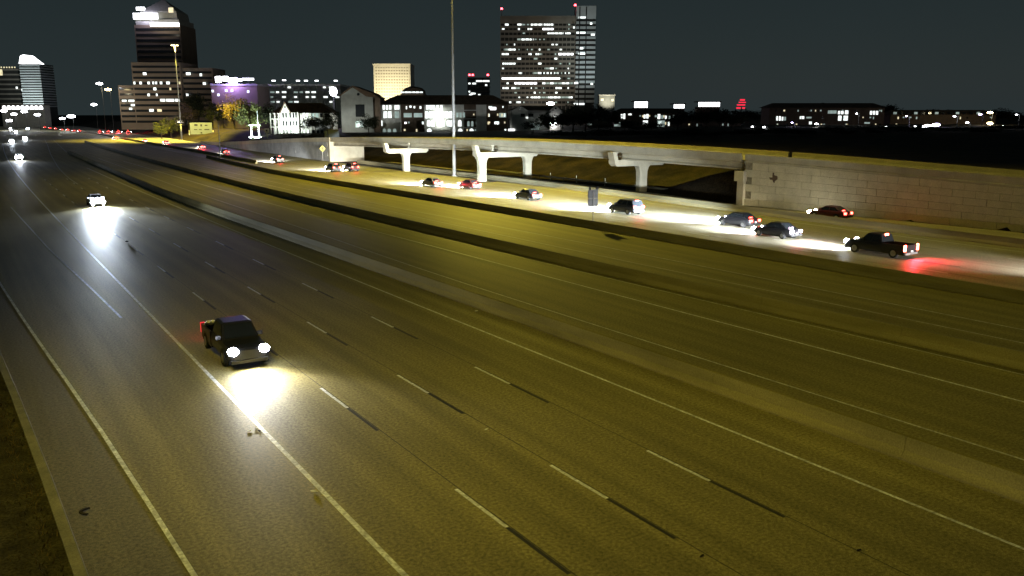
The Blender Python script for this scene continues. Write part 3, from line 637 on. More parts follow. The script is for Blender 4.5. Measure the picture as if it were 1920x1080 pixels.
# ------------------------------------------------------------------ signs, poles, guardrail
sx = B3f(70.2)
s1 = empty('median_sign', (sx, 70.2, 0.80)); tag(s1, 'grey back of a traffic sign on a thin post on the median barrier', 'sign')
MB().tube((0, 0, 0), (0, 0, 3.1), 0.045, 0.045, 8).build('post', M['galv'], s1)
MB().box(-0.65, 0.65, 0.05, 0.09, 1.55, 2.35).build('sign_plate', M['sign_back'], s1)
MB().box(-0.65, 0.65, 0.05, 0.09, 2.38, 3.3).build('sign_plate', M['sign_back'], s1)
for z in (1.75, 2.15, 2.6, 3.05): MB().box(-0.6, 0.6, -0.02, 0.049, z, z+0.06).build('stiffener', M['dark_metal'], s1)
for x in (-0.5, 0.5): MB().tube((x, 0, 3.3), (x, 0, 3.62), 0.16, 0.10, 8).build('beacon_housing', M['dark_metal'], s1)
s2 = empty('warning_sign', (near(214)-0.9, 213, 0)); tag(s2, 'yellow diamond warning sign with black symbol in front of the grey wall', 'sign')
MB().tube((0, 0, 0), (0, 0, 3.2), 0.05, 0.05, 8).build('post', M['galv'], s2)
pl = MB().prism_y([(0, -0.85), (0.85, 0), (0, 0.85), (-0.85, 0)], -0.09, -0.055).build('sign_plate', M['yellow'], s2); pl.location = (0, 0, 3.2)
MB().prism_y([(-0.10, -0.5), (0.08, -0.5), (0.05, 0.0), (0.26, 0.1), (0.0, 0.55), (-0.24, 0.1), (-0.06, 0.0)], -0.115, -0.092).build('symbol', M['black'], pl)
sv = ground(436, 295); s3 = empty('median_pole', (B3f(240)+2.0, 238, 0)); tag(s3, 'thin dark pole standing on the far median beside a red car', 'pole')
MB().tube((0, 0, 0), (0, 0, 9.5), 0.16, 0.09, 8).build('pole', M['dark_metal'], s3); MB().box(-0.25, 0.25, -0.25, 0.25, 0, 0.4).build('footing', M['bridge'], s3)
gr = empty('guardrail', (90.4, 100, 0)); tag(gr, 'steel guardrail on short posts along the exit ramp under the bridge', 'guardrail')
gpts = [(u, interp([(96, 90.6), (115, 90.7), (130, 90.9), (160, 93.0)], u)) for u in range(96, 160, 4)]
for u, x in gpts: MB().box(x-90.4-.06, x-90.4+.06, u-100-.07, u-100+.07, 0.0, 0.80).build('post', M['dark_metal'], gr)
sweep([(x-90.4-0.1, u-100, 0) for u, x in gpts], [(-.02, .42), (.0, .46), (-.05, .52), (.0, .58), (-.05, .66), (-.02, .72), (.03, .72), (.03, .42)]).build('rail', M['galv'], gr)
for i, u in enumerate((113, 121, 129)):
    o = MB().box(-0.05, 0.05, -0.02, 0.02, 0, 1.3).build('marker_post', M['white']); o.location = (91.4, u, terr(91.4, u)-0.09)
    tag(o, ['right white marker post behind the guardrail', 'middle white marker post behind the guardrail', 'left white marker post behind the guardrail'][i], 'marker post', 'marker posts behind the guardrail')
pb = hit(378, 253); sb = empty('lettered_board', (pb.x, pb.y, terr(pb.x, pb.y)-0.1), -YAW+0.1); tag(sb, 'wide pale lettered board on posts on the grass slope', 'sign')
dz = (pb-Cv).dot(Fv)/FPX
MB().box(-20*dz, 20*dz, -0.1, 0.1, 1.5*dz, 23*dz).build('board', M['sign_board'], sb)
for x in (-22, 21.5): MB().box(x*dz-.15, x*dz+.15, -.15, .15, 0, 9*dz).build('post', M['white'], sb)
for (x0, x1, z0, z1) in [(-12, -6, 17, 20), (-1, 2, 16, 20), (-13, -7, 9.5, 11), (-4, 1, 9.5, 11), (6, 15, 9.5, 11.2), (-1.5, 1.5, 3, 5.5), (7, 12, 17, 19)]:
    MB().box(x0*dz, x1*dz, -0.13, -0.101, z0*dz, z1*dz).build('lettering', M['dark_metal'], sb)
pm = hit(484, 258); dz = (pm-Cv).dot(Fv)/FPX
mo = empty('gateway_monument', (pm.x, pm.y, terr(pm.x, pm.y)-0.1), -YAW); tag(mo, 'white lit gateway with two columns and a tall flag spire before the trees', 'monument')
MB().box(-16*dz, 8*dz, -1, 1, 0, 2.2*dz).build('plinth', M['white'], mo)
for x in (-12, 2): MB().tube((x*dz, 0, 2.2*dz), (x*dz, 0, 22*dz), 1.4*dz, 1.2*dz, 8).build('column', M['white'], mo)
MB().box(-15*dz, 5*dz, -.5, .5, 22*dz, 24*dz).build('beam', M['white'], mo)
MB().tube((1*dz, 0, 24*dz), (1*dz, 0, 50*dz), 1.0*dz, 0.3*dz, 8).build('spire', M['white'], mo)
lamp('monument_lamp', 'SPOT', (-4*dz, -5, 1), 26000, (.75, 1, .92), mo, (-4*dz, 2, 22*dz), 120, 0.6, 0.3)
pn = hit(501, 258); dz = (pn-Cv).dot(Fv)/FPX
ms = empty('small_sign', (pn.x, pn.y, terr(pn.x, pn.y)-0.1), -YAW); tag(ms, 'small square white sign on a post right of the gateway', 'sign')
MB().box(-.6*dz, .6*dz, -.1, .1, 0, 9*dz).build('post', M['white'], ms); MB().box(-4*dz, 4*dz, -.12, .08, 9*dz, 17*dz).build('sign_plate', M['white'], ms)
MB().box(-1.5*dz, 1.5*dz, -.15, -.121, 11.5*dz, 15*dz).build('symbol', M['dark_metal'], ms)
# utility cabinet seen over the parapet
pu = at_depth(622, 248, 262); cbx = empty('utility_cabinet', (pu.x, pu.y, terr(pu.x, pu.y)-0.1), -YAW); tag(cbx, 'small pale cabinet standing just behind the bridge parapet', 'cabinet')
zc = pu.z+0.7-cbx.location.z
MB().box(-1.0, 2.2, -.6, .6, 0, zc).build('housing', M['sign_board'], cbx); MB().box(-1.1, 2.3, -.7, .7, zc, zc+.12).build('lid', M['bridge'], cbx)
MB().box(-2.2, -1.4, -.4, .4, 0, zc-.25).build('side_box', M['sign_board'], cbx)

# ------------------------------------------------------------------ litter on the carriageway
def chunk(seed, sx, sy, sz):
    rnd = random.Random(seed); rings = []
    for k in range(5):
        t = k/4; r = math.sin(math.pi*(0.08+0.84*t)); rings.append([(sx*(2*t-1), math.cos(a*math.pi/3)*sy*r*rnd.uniform(.6, 1.2), sz*(0.5+0.5*math.sin(a*math.pi/3)*r*rnd.uniform(.7, 1.1))) for a in range(6)])
    return MB().loft(rings)
def scrap(px, py, s, m, label, rz):
    g = ground(px, py); o = chunk(px, *s).build('scrap_piece', M[m]); o.location = (g.x, g.y, 0.004); o.rotation_euler = (0, 0, rz); tag(o, label, 'debris', 'debris on the road')
scrap(912, 806, (.10, .06, .05), 'white', 'white scrap of litter in the middle lane', 0.4)
scrap(468, 809, (.11, .07, .06), 'white', 'left of three pale scraps left of the solid line', 0.2)
scrap(480, 805, (.12, .05, .06), 'white', 'middle of three pale scraps left of the solid line', 1.0)
scrap(487, 809, (.09, .05, .05), 'debris', 'right dark scrap of three left of the solid line', 2.0)
scrap(589, 923, (.13, .06, .06), 'white', 'pale flattened scrap touching the solid line', 2.4)
scrap(1316, 1043, (.10, .05, .04), 'debris', 'dark scrap below the nearest dashed line', 0.3)
scrap(1610, 1033, (.10, .05, .05), 'debris', 'dark scrap in the lane at the lower right', 0.1)
scrap(238, 454, (.16, .12, .15), 'debris', 'dark scrap in the pool of blue-white headlight', 0.1)
scrap(893, 584, (.16, .10, .08), 'white', 'pale scrap on the shoulder beside the nearest barrier', 0.5)
g = ground(176, 960); rb = []
for k in range(9):
    t = math.pi*(0.15+0.75*k/8); rb.append((0.24*math.cos(t), 0.24*math.sin(t)*1.5, 0.02+0.03*math.sin(t)))
o = sweep(rb, [(-.05, 0), (.05, 0), (.04, .03), (-.04, .03)]).build('tyre_strip', M['debris']); o.location = (g.x, g.y, .004); o.rotation_euler = (0, 0, 1.2)
tag(o, 'curled black strip of tyre on the left shoulder', 'debris', 'debris on the road')

# ------------------------------------------------------------------ trees
def crown_mesh(seed, n=1500, pine=False):
    rnd = random.Random(seed); mb = MB(); cl = []
    for i in range(26):
        while True:
            p = Vector((rnd.uniform(-1, 1), rnd.uniform(-1, 1), rnd.uniform(-1, 1)))
            if 0.25 < p.length < 1: break
        k = 0.62-0.5*max(0, p.z) if pine else 0.62
        cl.append((Vector((p.x*k*1.1, p.y*k*1.1, p.z*0.62)), rnd.uniform(.22, .42)))
    for i in range(n):
        c, r = rnd.choice(cl); d = Vector((rnd.gauss(0, 1), rnd.gauss(0, 1), rnd.gauss(0, 1))).normalized()*r*rnd.uniform(.55, 1.05)
        P = c+d; a = Vector((rnd.gauss(0, 1), rnd.gauss(0, 1), rnd.gauss(0, 1))).normalized(); b = a.orthogonal().normalized(); s = rnd.uniform(.035, .085)
        mb.face([P+a*s, P+b*s*.6, P-a*s, P-b*s*.6])
    me = bpy.data.meshes.new('crown'); me.from_pydata(mb.v, [], mb.f); return me
def trunk_mesh(seed):
    rnd = random.Random(seed); mb = MB(); mb.tube((0, 0, 0), (0, 0, .5), .035, .024, 7); mb.tube((0, 0, .5), (.02, 0, .8), .024, .010, 6)
    for i in range(6):
        a = rnd.uniform(0, 6.28); z = rnd.uniform(.3, .6); mb.tube((0, 0, z), (.26*math.cos(a), .26*math.sin(a), z+rnd.uniform(.12, .28)), .013, .004, 5)
    return mb.mesh('trunk')
CR = [crown_mesh(i) for i in range(3)] + [crown_mesh(9, 1300, True)]; TR = [trunk_mesh(i) for i in range(3)]
def tree(px, ytop, Z, wpx, leaf, label, group=None, v=None, zoff=0):
    P = at_depth(px, 215, Z); zb = terr(P.x, P.y)-0.15; H = max(1.8, at_depth(px, ytop, Z).z-zb); rnd = random.Random(int(px*7+Z))
    v = rnd.randrange(3) if v is None else v
    root = empty('tree', (P.x, P.y, zb), rnd.uniform(0, 6)); tag(root, label, 'tree', group)
    t = link('trunk', TR[v % 3], M['trunk'], root); t.scale = (H*.8, H*.8, H*.85)
    c = link('crown', CR[v], M[leaf], root); wd = wpx*Z/FPX/2; c.location = (0, 0, H*.60); c.scale = (wd*1.25, wd*1.25, H*.46)
    return root
TG = 'trees on the lit slope'
for px, yt, Z, wp, lf, lb in [(372, 172, 470, 44, 'leaf_d', 'dark tree behind the lettered board, tallest on the slope'), (398, 200, 455, 40, 'leaf_a', 'low olive bushy tree right of the lettered board'), (438, 176, 430, 46, 'leaf_b', 'brownish tree behind the thin median pole'), (352, 194, 455, 30, 'leaf_b', 'brown tree beside the distant mast pole'), (318, 219, 440, 26, 'leaf_a', 'small green bush left of the distant mast pole'), (468, 188, 345, 46, 'leaf_a', 'tree lit teal by the white gateway'), (418, 186, 450, 40, 'leaf_d', 'dark tree between the brown tree and the lettered board'), (505, 196, 345, 30, 'leaf_d', 'dark tree left of the white gabled house'), (300, 226, 420, 24, 'leaf_a', 'leftmost green bush on the yellow slope'), (590, 220, 312, 44, 'leaf_d', 'dark tree hiding the right half of the white gabled house'), (622, 205, 318, 30, 'leaf_d', 'dark tree between the white house and the grey block'), (690, 215, 318, 36, 'leaf_d', 'dark tree before the grey gabled block')]:
    tree(px, yt-3, Z, wp*1.3, lf, lb, TG)
rt = random.Random(3)
DG = 'dark trees before the apartments'
xs = [(1000, 222, 'round dark tree before the left small gable'), (1030, 208, 'dark tree between the two small gables'), (1052, 212, 'dark tree covering the right small gable'), (1075, 193, 'first dark tree right of the twin-gabled house, below the tower core'), (1098, 197, 'second dark tree right of the twin-gabled house'), (1122, 193, 'dark tree directly under the small pale block'), (1145, 200, 'dark tree just left of the brightest roof canopy'), (1180, 224, 'low dark tree left of the stacked bright windows'), (1196, 236, 'lowest dark tree touching the stacked bright windows'), (1222, 226, 'narrow dark tree between the two stacks of bright windows'), (1272, 206, 'dark tree between the stacked windows and the arched row'), (1300, 202, 'dark tree under the left end of the widest roof canopy'), (1325, 204, 'dark tree under the middle of the widest roof canopy'), (1350, 200, 'dark tree just right of the widest roof canopy'), (1376, 205, 'dark tree under the red neon sign')]
for px, yt, lb in xs:
    tree(px, yt, rt.uniform(300, 330), rt.uniform(38, 56), 'leaf_d', lb, DG)
for i, px in enumerate(range(1395, 1960, 25)):
    tree(px, rt.uniform(196, 206) if px < 1540 else rt.uniform(188, 197) if px < 1690 else rt.uniform(202, 211), rt.uniform(480, 540), rt.uniform(44, 70), 'leaf_d', 'black tree in the wooded skyline on the right', 'trees of the black wooded skyline')
for i, px in enumerate(range(1040, 1960, 29)):
    tree(px, rt.uniform(238, 250), rt.uniform(235, 275), rt.uniform(50, 76), 'leaf_d', 'low dark tree just beyond the ramp parapet', 'low trees beyond the ramp')

# ------------------------------------------------------------------ buildings
class Bld:
    def __init__(s, name, label, xl, xr, Z, rot=0.0, cat='building', group=None):
        s.mid = (xl+xr)/2; s.Z = Z; P = at_depth(s.mid, 215, Z); s.zb = terr(P.x, P.y)-0.4; s.k = Z/FPX
        s.o = empty(name, (P.x, P.y, s.zb), -YAW+rot); tag(s.o, label, cat, group)
    def X(s, px): return (px-s.mid)*s.k
    def Zp(s, py): return at_depth(s.mid, py, s.Z).z-s.zb
    def block(s, name, xl, xr, yt, depth, m, yb=None, y0=0.0, parent=None):
        return MB().box(s.X(xl), s.X(xr), y0, y0+depth, -0.5 if yb is None else s.Zp(yb), s.Zp(yt)).build(name, m, parent or s.o)
    def win(s, xl, xr, yt, yb, m='lit_white', proud=0.12, name='window', y0=0.0):
        return MB().box(s.X(xl), s.X(xr), y0-proud, y0+0.05, s.Zp(yb), s.Zp(yt)).build(name, M[m], s.o)
    def arch(s, xl, xr, yt, yb, m='lit_white', y0=0.0):
        x0, x1, z0, z1 = s.X(xl), s.X(xr), s.Zp(yb), s.Zp(yt); c = (x0+x1)/2; r = (x1-x0)/2
        pts = [(x1, z0)] + [(c+r*math.cos(math.pi*k/6), max(z0+0.1, z1-r)+r*math.sin(math.pi*k/6)) for k in range(7)] + [(x0, z0)]
        return MB().prism_y(pts, y0-0.12, y0+0.05).build('window', M[m], s.o)
    def gable(s, name, xl, xr, ye, yt, depth, m, y0=0.0):
        return MB().prism_y([(s.X(xl), s.Zp(ye)), (s.X(xr), s.Zp(ye)), ((s.X(xl)+s.X(xr))/2, s.Zp(yt))], y0, y0+depth).build(name, m, s.o)
    def hip(s, xl, xr, ye, yt, depth, m, over=0.8, ins=6):
        x0, x1 = s.X(xl)-over, s.X(xr)+over; z0, z1 = s.Zp(ye)+0.02, s.Zp(yt); mb = MB()
        a = [(x0, -over, z0), (x1, -over, z0), (x1, depth+over, z0), (x0, depth+over, z0)]
        r = [(x0+ins, depth*.4, z1), (x1-ins, depth*.4, z1), (x1-ins, depth*.6, z1), (x0+ins, depth*.6, z1)]
        mb.loft([a, r]); return mb.build('roof', m, s.o)
    def flood(s, px, y, e, col, aim_px, aim_py, size=90, out=-20, name='unseen_facade_spot'):
        lamp(name, 'SPOT', (s.X(px), out, s.Zp(y)), e, col, s.o, (s.X(aim_px), 0, s.Zp(aim_py)), size, 0.8, 0.5)  # unseen spot without a fixture, added to light the facade

# big office tower
T = Bld('office_tower', 'tall dark office tower with lit window bands and red beacons, dominating the skyline', 938, 1113, 790)
T.block('tower_body', 939.5, 1077, 39, 34, M['tower_glass'])
cy = lambda y: y/5.05
cx = lambda x: 860+x/5.05
rows = [205, 250, 290, 328, 385, 432, 478, 520, 562, 608, 652, 695, 745, 790, 835, 878, 922, 968]
edges = [180, 228, 270, 309, 356, 408, 455, 499, 541, 585, 630, 673, 720, 768, 812, 856, 900, 945, 990]
for e in edges:
    T.block('spandrel', 938.5, 1077.6, cy(e-9), 34.6, M['spandrel'], cy(e+13), -0.6)
T.block('parapet_band', 938.3, 1077.8, 38, 34.8, M['spandrel'], 43.5, -0.8)
for i in range(19):
    MB().box(T.X(939+i*7.6)-.25, T.X(939+i*7.6)+.25, -0.5, 0.1, 0, T.Zp(44)).build('mullion', M['spandrel'], T.o)
lit = {205: [(555, 575), (735, 748), (910, 926)], 250: [(440, 475), (550, 600), (680, 790), (800, 890)], 290: [(560, 580), (650, 690), (790, 890, 'h')], 328: [(835, 985), (1000, 1055)], 385: [(555, 690), (700, 712)], 432: [(524, 536)], 478: [(430, 540), (755, 772)], 520: [(410, 478), (660, 690), (725, 760), (770, 790), (905, 920), (935, 1080, 'h')], 562: [(555, 595), (710, 750), (900, 930)], 608: [(415, 540), (750, 785), (1038, 1052)], 652: [(810, 900)], 695: [(580, 600), (700, 785), (800, 815), (830, 850), (865, 880), (895, 910), (930, 945), (965, 980), (1000, 1010), (1035, 1045)], 745: [(410, 955, 'h')], 790: [(455, 480), (530, 740, 'h'), (790, 1078)], 835: [(415, 475), (500, 580), (915, 975), (1028, 1042)], 878: [(710, 730), (915, 926)], 922: [(695, 1078)], 968: [(475, 500), (545, 590), (612, 626)]}
for r, segs in lit.items():
    for sgm in segs:
        a, b = sgm[0], sgm[1]; hot = len(sgm) > 2; n = max(1, round((b-a)/38))
        for i in range(n):
            q0 = a+(b-a)*i/n; q1 = a+(b-a)*(i+1)/n-2.2
            m = 'lit_hot' if hot else ('lit_white' if random.random() < .68 else 'lit_dim')
            T.win(cx(q0), cx(q1), cy(r-8), cy(r+9), m, 0.3)
rd = random.Random(21)
for r in rows:
    for k in range(17):
        if rd.random() < .22: T.win(940.5+k*7.6+1.2, 940.5+k*7.6+rd.uniform(3, 6.2), cy(r-6), cy(r+7), rd.choice(['lit_dim', 'lit_dim', 'lit_white']), 0.2)
for x0, x1, yt in ((955, 985, 34.5), (1004, 1026, 35.5), (1040, 1062, 34)): T.block('roof_plant', x0, x1, yt, 14, M['spandrel'], 38.5, 8)
T.block('service_core', 1078, 1112.6, 18, 30, M['tower_glass'], None, -4)
for e in range(18):
    y = cy(180+e*45.2); T.block('core_band', 1077.7, 1113, y, 31, M['spandrel_b'], y+4.6, -4.6)
T.block('core_band', 1077.6, 1113.2, 17, 31.2, M['spandrel_b'], 36, -4.7)
for x in (1083.5, 1095.5): MB().box(T.X(x)-.5, T.X(x)+.5, -5.0, -3.9, 0, T.Zp(18.5)).build('core_fin', M['tower_glass'], T.o)
for a, b, r in [(1120, 1190, 190), (1070, 1085, 280), (1100, 1190, 328), (1225, 1245, 245), (1235, 1270, 345), (1120, 1190, 518), (1130, 1165, 470), (1240, 1262, 798), (1085, 1130, 790), (1085, 1190, 985)]:
    T.win(cx(a), cx(b), cy(r-8), cy(r+9), 'lit_white', 0.9, 'window', -4)
for x, y in ((941, 20.5), (1076, 14), (1111, 18)):
    b = MB().tube((T.X(x), 2, T.Zp(42 if x < 1000 else 18)), (T.X(x), 2, T.Zp(y+1.4)), .25, .2, 6).build('beacon_mast', M['dark_metal'], T.o)
    MB().tube((T.X(x), 2, T.Zp(y+1.4)), (T.X(x), 2, T.Zp(y-1.6)), 1.15, 0.8, 8).build('beacon', M['beacon'], b)
T.flood(1000, 215, 80000, (1, .9, .75), 1005, 90, 110, -70); T.flood(1096, 215, 120000, (.85, 1, 1), 1096, 90, 50, -60)

# twin-beacon small tower
S = Bld('office_block', 'small distant office block with two red beacons left of the big tower', 877, 918, 900)
S.block('tower_body', 877, 918, 146, 24, M['tower_glass'])
for y in (146, 154, 162, 170, 178): S.block('spandrel', 876.7, 918.3, y, 24.4, M['spandrel'], y+2.6, -.4)
for a, b, y in [(879, 883, 157), (886, 893, 157), (893, 905, 152.5), (906, 918, 152.5), (910, 914, 160), (879, 882, 172), (883, 892, 175.5), (897, 901, 178), (880, 886, 178)]: S.win(a, b, y-1.5, y+1.5, 'lit_white', .5)
for x in (881, 887, 915):
    MB().tube((S.X(x), 1, S.Zp(146)), (S.X(x), 1, S.Zp(141.5)), .25, .25, 6).build('beacon_mast', M['dark_metal'], S.o)
    MB().tube((S.X(x), 1, S.Zp(142.5)), (S.X(x), 1, S.Zp(139.5)), 1.2, .9, 8).build('beacon', M['beacon'], S.o)
# warm floodlit tower
Y = Bld('floodlit_tower', 'cream office tower floodlit warm yellow behind the apartments', 703, 771, 620)
Y.block('tower_body', 703, 771, 122, 26, M['stucco'])
for i, y in enumerate([127+5.6*k for k in range(12)]):
    Y.block('window_band', 704.5, 769.5, y, 0.3, M['office_brown'] if i % 3 else M['stucco_g'], y+1.7, -.12)
for i in range(14): MB().box(Y.X(705.5+i*4.8)-.35, Y.X(705.5+i*4.8)+.35, -.35, .1, 0, Y.Zp(124)).build('pilaster', M['stucco'], Y.o)
Y.block('cornice', 702, 772, 120.5, 27.5, M['stucco'], 123.5, -.8)
Y.flood(737, 195, 110000, (1, .86, .52), 737, 155, 130, -26)
# domed pavilion
D = Bld('domed_pavilion', 'low dark domed pavilion with a lit clerestory in front of the yellow tower', 751, 797, 520)
D.block('hall', 752, 796, 176, 14, M['brick'])
c = (D.X(774), 7.0); rr = D.X(797)-D.X(774)
MB().loft([[(c[0]+rr*k*math.cos(2*math.pi*i/16), c[1]+rr*.6*k*math.sin(2*math.pi*i/16), D.Zp(y)) for i in range(16)] for y, k in ((175.5, 1.0), (170, .95), (165, .72), (162.5, .35), (161.8, .08))]).build('roof', M['roof'], D.o)
for i in range(6): D.win(753+i*7, 758.5+i*7, 172, 174.5, 'lit_white', 1.6)
# parking garage with lamp posts on the roof
G = Bld('parking_garage', 'open parking garage with four rows of lit decks behind the houses', 484, 640, 480)
G.block('garage_core', 485, 639, 158, 30, M['stucco_g'], None, 1.2)
for i, y in enumerate((158, 167, 176, 185)):
    G.block('deck_edge', 484, 640, y, 31.5, M['stucco'] if i == 0 else M['stucco_g'], y+3.4, -.2)
    for k in range(14):
        x = 487+k*11
        if rt.random() < .62: G.win(x, x+rt.uniform(4, 8.5), y+4.6, y+7.4, rt.choice(['lit_white', 'lit_dim', 'lit_white']), -0.9, 'deck_light')
for k in range(15): MB().box(G.X(485+k*11)-.3, G.X(485+k*11)+.3, -.1, 1.1, 0, G.Zp(158.5)).build('garage_post', M['stucco_g'], G.o)
for x, y in ((511, 151), (531, 150), (557, 151), (572, 151), (592, 151), (628, 151)):
    p = MB().tube((G.X(x), 6, G.Zp(158)), (G.X(x), 6, G.Zp(y)), .14, .1, 6).build('lamp_post', M['dark_metal'], G.o); MB().box(G.X(x)-.9, G.X(x)+.9, 5.4, 6.6, G.Zp(y+1.2), G.Zp(y-1)).build('lamp_head', M['lit_hot'], p)
fl = Bld('floodlight', 'dazzling violet-white floodlight on a pole at the right end of the garage', 620, 634, 430, cat='street lamp')
MB().tube((0, 0, 0), (0, 0, fl.Zp(172)), .2, .14, 6).build('pole', M['dark_metal'], fl.o); MB().loft([[(1.9*k*math.cos(a*math.pi/6), y, fl.Zp(172)+2.2*k*math.sin(a*math.pi/6)) for a in range(12)] for y, k in ((-.9, .75), (-.4, 1), (.3, .8), (.7, .3))]).build('lamp_head', M['lamp_white'], fl.o)
lamp('floodlight_beam', 'POINT', (0, -2.5, fl.Zp(172)), 30000, (.72, .68, 1), fl.o, rad=.6)
# violet sign block
V = Bld('hotel_block', 'dark block crowned by a glowing violet-white sign left of the garage', 398, 486, 450)
V.block('wall', 399, 485, 160, 22, M['office_brown']); V.block('parapet_band', 398, 486, 157.5, 22.8, M['stucco_g'], 161, -.4)
for x0, x1, y0, y1 in [(409, 419, 144, 155), (422, 432, 144, 152), (434, 441, 147, 158), (443, 449, 146, 157), (451, 458, 148, 153), (459, 480, 147, 151)]:
    V.win(x0, x1, y0, y1, 'lamp_white' if x0 in (409, 422) else 'lit_hot', .4, 'sign_letter')
V.block('sign_frame', 405, 482, 158.3, .25, M['dark_metal'], 159.4, .1)
for x in (410, 430, 450, 470): MB().box(V.X(x)-.12, V.X(x)+.12, .06, .3, V.Zp(159), V.Zp(145)).build('sign_strut', M['dark_metal'], V.o)
lamp('sign_lamp', 'POINT', (V.X(440), -3, V.Zp(150)), 42000, (.42, .28, 1), V.o, rad=1.0)
for x, y in [(402, 171), (427, 170), (438, 170), (468, 172), (412, 178)]: V.win(x-2, x+2, y-2.2, y+2.2, 'lit_white')
# brown mid-rise
K = Bld('brown_office', 'stepped brown mid-rise office with scattered lit windows below the pyramid tower', 222, 402, 530)
K.block('wing', 222, 256, 160, 22, M['office_brown'], None, 3); K.block('tower_body', 254, 345, 118, 30, M['office_brown']); K.block('wing', 344, 402, 128, 24, M['office_brown'], None, 2)
for i in range(11):
    y = 124+i*10.2; K.block('window_band', 256, 343, y, .25, M['window_dark'], y+4.2, -.1)
    if i > 0: K.block('window_band', 346, 400, y, .25, M['window_dark'], y+4.2, 1.9)
    if i > 3: K.block('window_band', 224, 252, y, .25, M['window_dark'], y+4.2, 2.9)
for x, w_, y in [(256, 3, 156), (267, 4, 156), (282, 4, 156), (291, 3, 156), (296.5, 3, 156), (305, 4, 156), (317, 6, 156), (340, 3, 156), (292, 5, 167), (322, 3, 167), (280, 4, 178), (296, 2.5, 178), (303, 9, 188), (314, 15, 188), (331, 8, 188), (352, 4, 178), (281, 8, 207), (296, 8, 207), (385, 5, 157), (380, 4, 141), (355, 8, 139), (275, 6, 139)]:
    K.win(x, x+w_, y-2.4, y+2.4, 'lit_white' if rt.random() < .8 else 'lit_warm', .4)
for x, w_, y in [(231, 5, 189), (243, 11, 189), (247, 8, 197), (243, 2.5, 204), (254, 2.5, 204)]: K.win(x, x+w_, y-1.8, y+1.8, 'lit_white', -2.5)
K.flood(300, 232, 14000, (1, .85, .62), 300, 170, 130, -30)
# pyramid topped tower
Pm = Bld('pyramid_tower', 'distant tower with a stepped pyramid crown and blazing white light bands', 262, 354, 820)
Pm.block('tower_body', 266, 350, 50, 40, M['office_brown'])
for i in range(9): Pm.block('window_band', 268, 348, 56+i*10, .4, M['window_dark'], 61+i*10, -.2)
hw = Pm.X(352)-Pm.X(308)
MB().loft([[(-hw*k, 20-20*k, Pm.Zp(y)), (hw*k, 20-20*k, Pm.Zp(y)), (hw*k, 20+20*k, Pm.Zp(y)), (-hw*k, 20+20*k, Pm.Zp(y))] for y, k in ((40, .80), (27, .76), (24, .74), (1, .06))]).build('pyramid_roof', M['stucco_g'], Pm.o)
Pm.block('crown_step', 268, 348, 40, 38, M['stucco_g'], 50.2, 1)
Pm.win(266, 311, 29, 40, 'lit_hot', .8, 'light_band'); Pm.win(296, 349, 46.5, 53, 'lit_hot', .8, 'light_band')
Pm.win(331, 340, 19, 28, 'lit_warm', .0, 'light_panel'); Pm.win(272, 288, 18, 24, 'lit_hot', 0, 'light_panel')
lamp('crown_lamp', 'POINT', (Pm.X(290), -5, Pm.Zp(32)), 25000, (.75, .7, 1), Pm.o, rad=1)
Pm.flood(325, 70, 40000, (1, .9, .7), 325, 25, 90, -30)
# left towers
A1 = Bld('dark_tower', 'dark wide tower cut by the left edge with yellow lights along its roof', -40, 44, 900)
A1.block('tower_body', -40, 43, 128, 30, M['tower_glass'])
for i in range(8): A1.block('spandrel', -40.5, 43.5, 130+i*9, 30.6, M['spandrel'], 133+i*9, -.4)
for x in range(2, 42, 5): A1.win(x, x+2, 126, 128.5, 'lit_warm', .5, 'roof_light')
A1.win(-6, 14, 131, 142, 'lit_warm', .8, 'sign'); A1.win(36, 39, 163, 167, 'lit_white', .6); A1.win(46, 49, 167, 171, 'lit_white', .6)
A2 = Bld('banded_tower', 'slim tower with pale horizontal bands and a white wedge crown at the left', 46, 85, 860)
A2.block('tower_body', 47, 84, 121, 26, M['tower_glass'])
for i in range(17): A2.block('floor_band', 46.5, 84.5, 123+i*4.7, 26.6, M['spandrel_b'], 125.2+i*4.7, -.5)
MB().prism_y([(A2.X(46), A2.Zp(120.5)), (A2.X(76), A2.Zp(120.5)), (A2.X(56), A2.Zp(104)), (A2.X(50), A2.Zp(106))], 0, 18).build('lit_crown', M['lit_hot'], A2.o)
A2.flood(65, 205, 120000, (.9, 1, .95), 65, 175, 90, -40)
# low lit arcade at far left
Q = Bld('lit_arcade', 'low white glowing arcade at the foot of the left towers', 4, 84, 780)
Q.block('wall', 4, 84, 197, 10, M['stucco']); Q.block('roof', 3, 85, 195.5, 11, M['roof'], 197.2, -.6)
for i in range(9): Q.arch(6+i*8.6, 13+i*8.6, 198, 205, 'lit_hot')

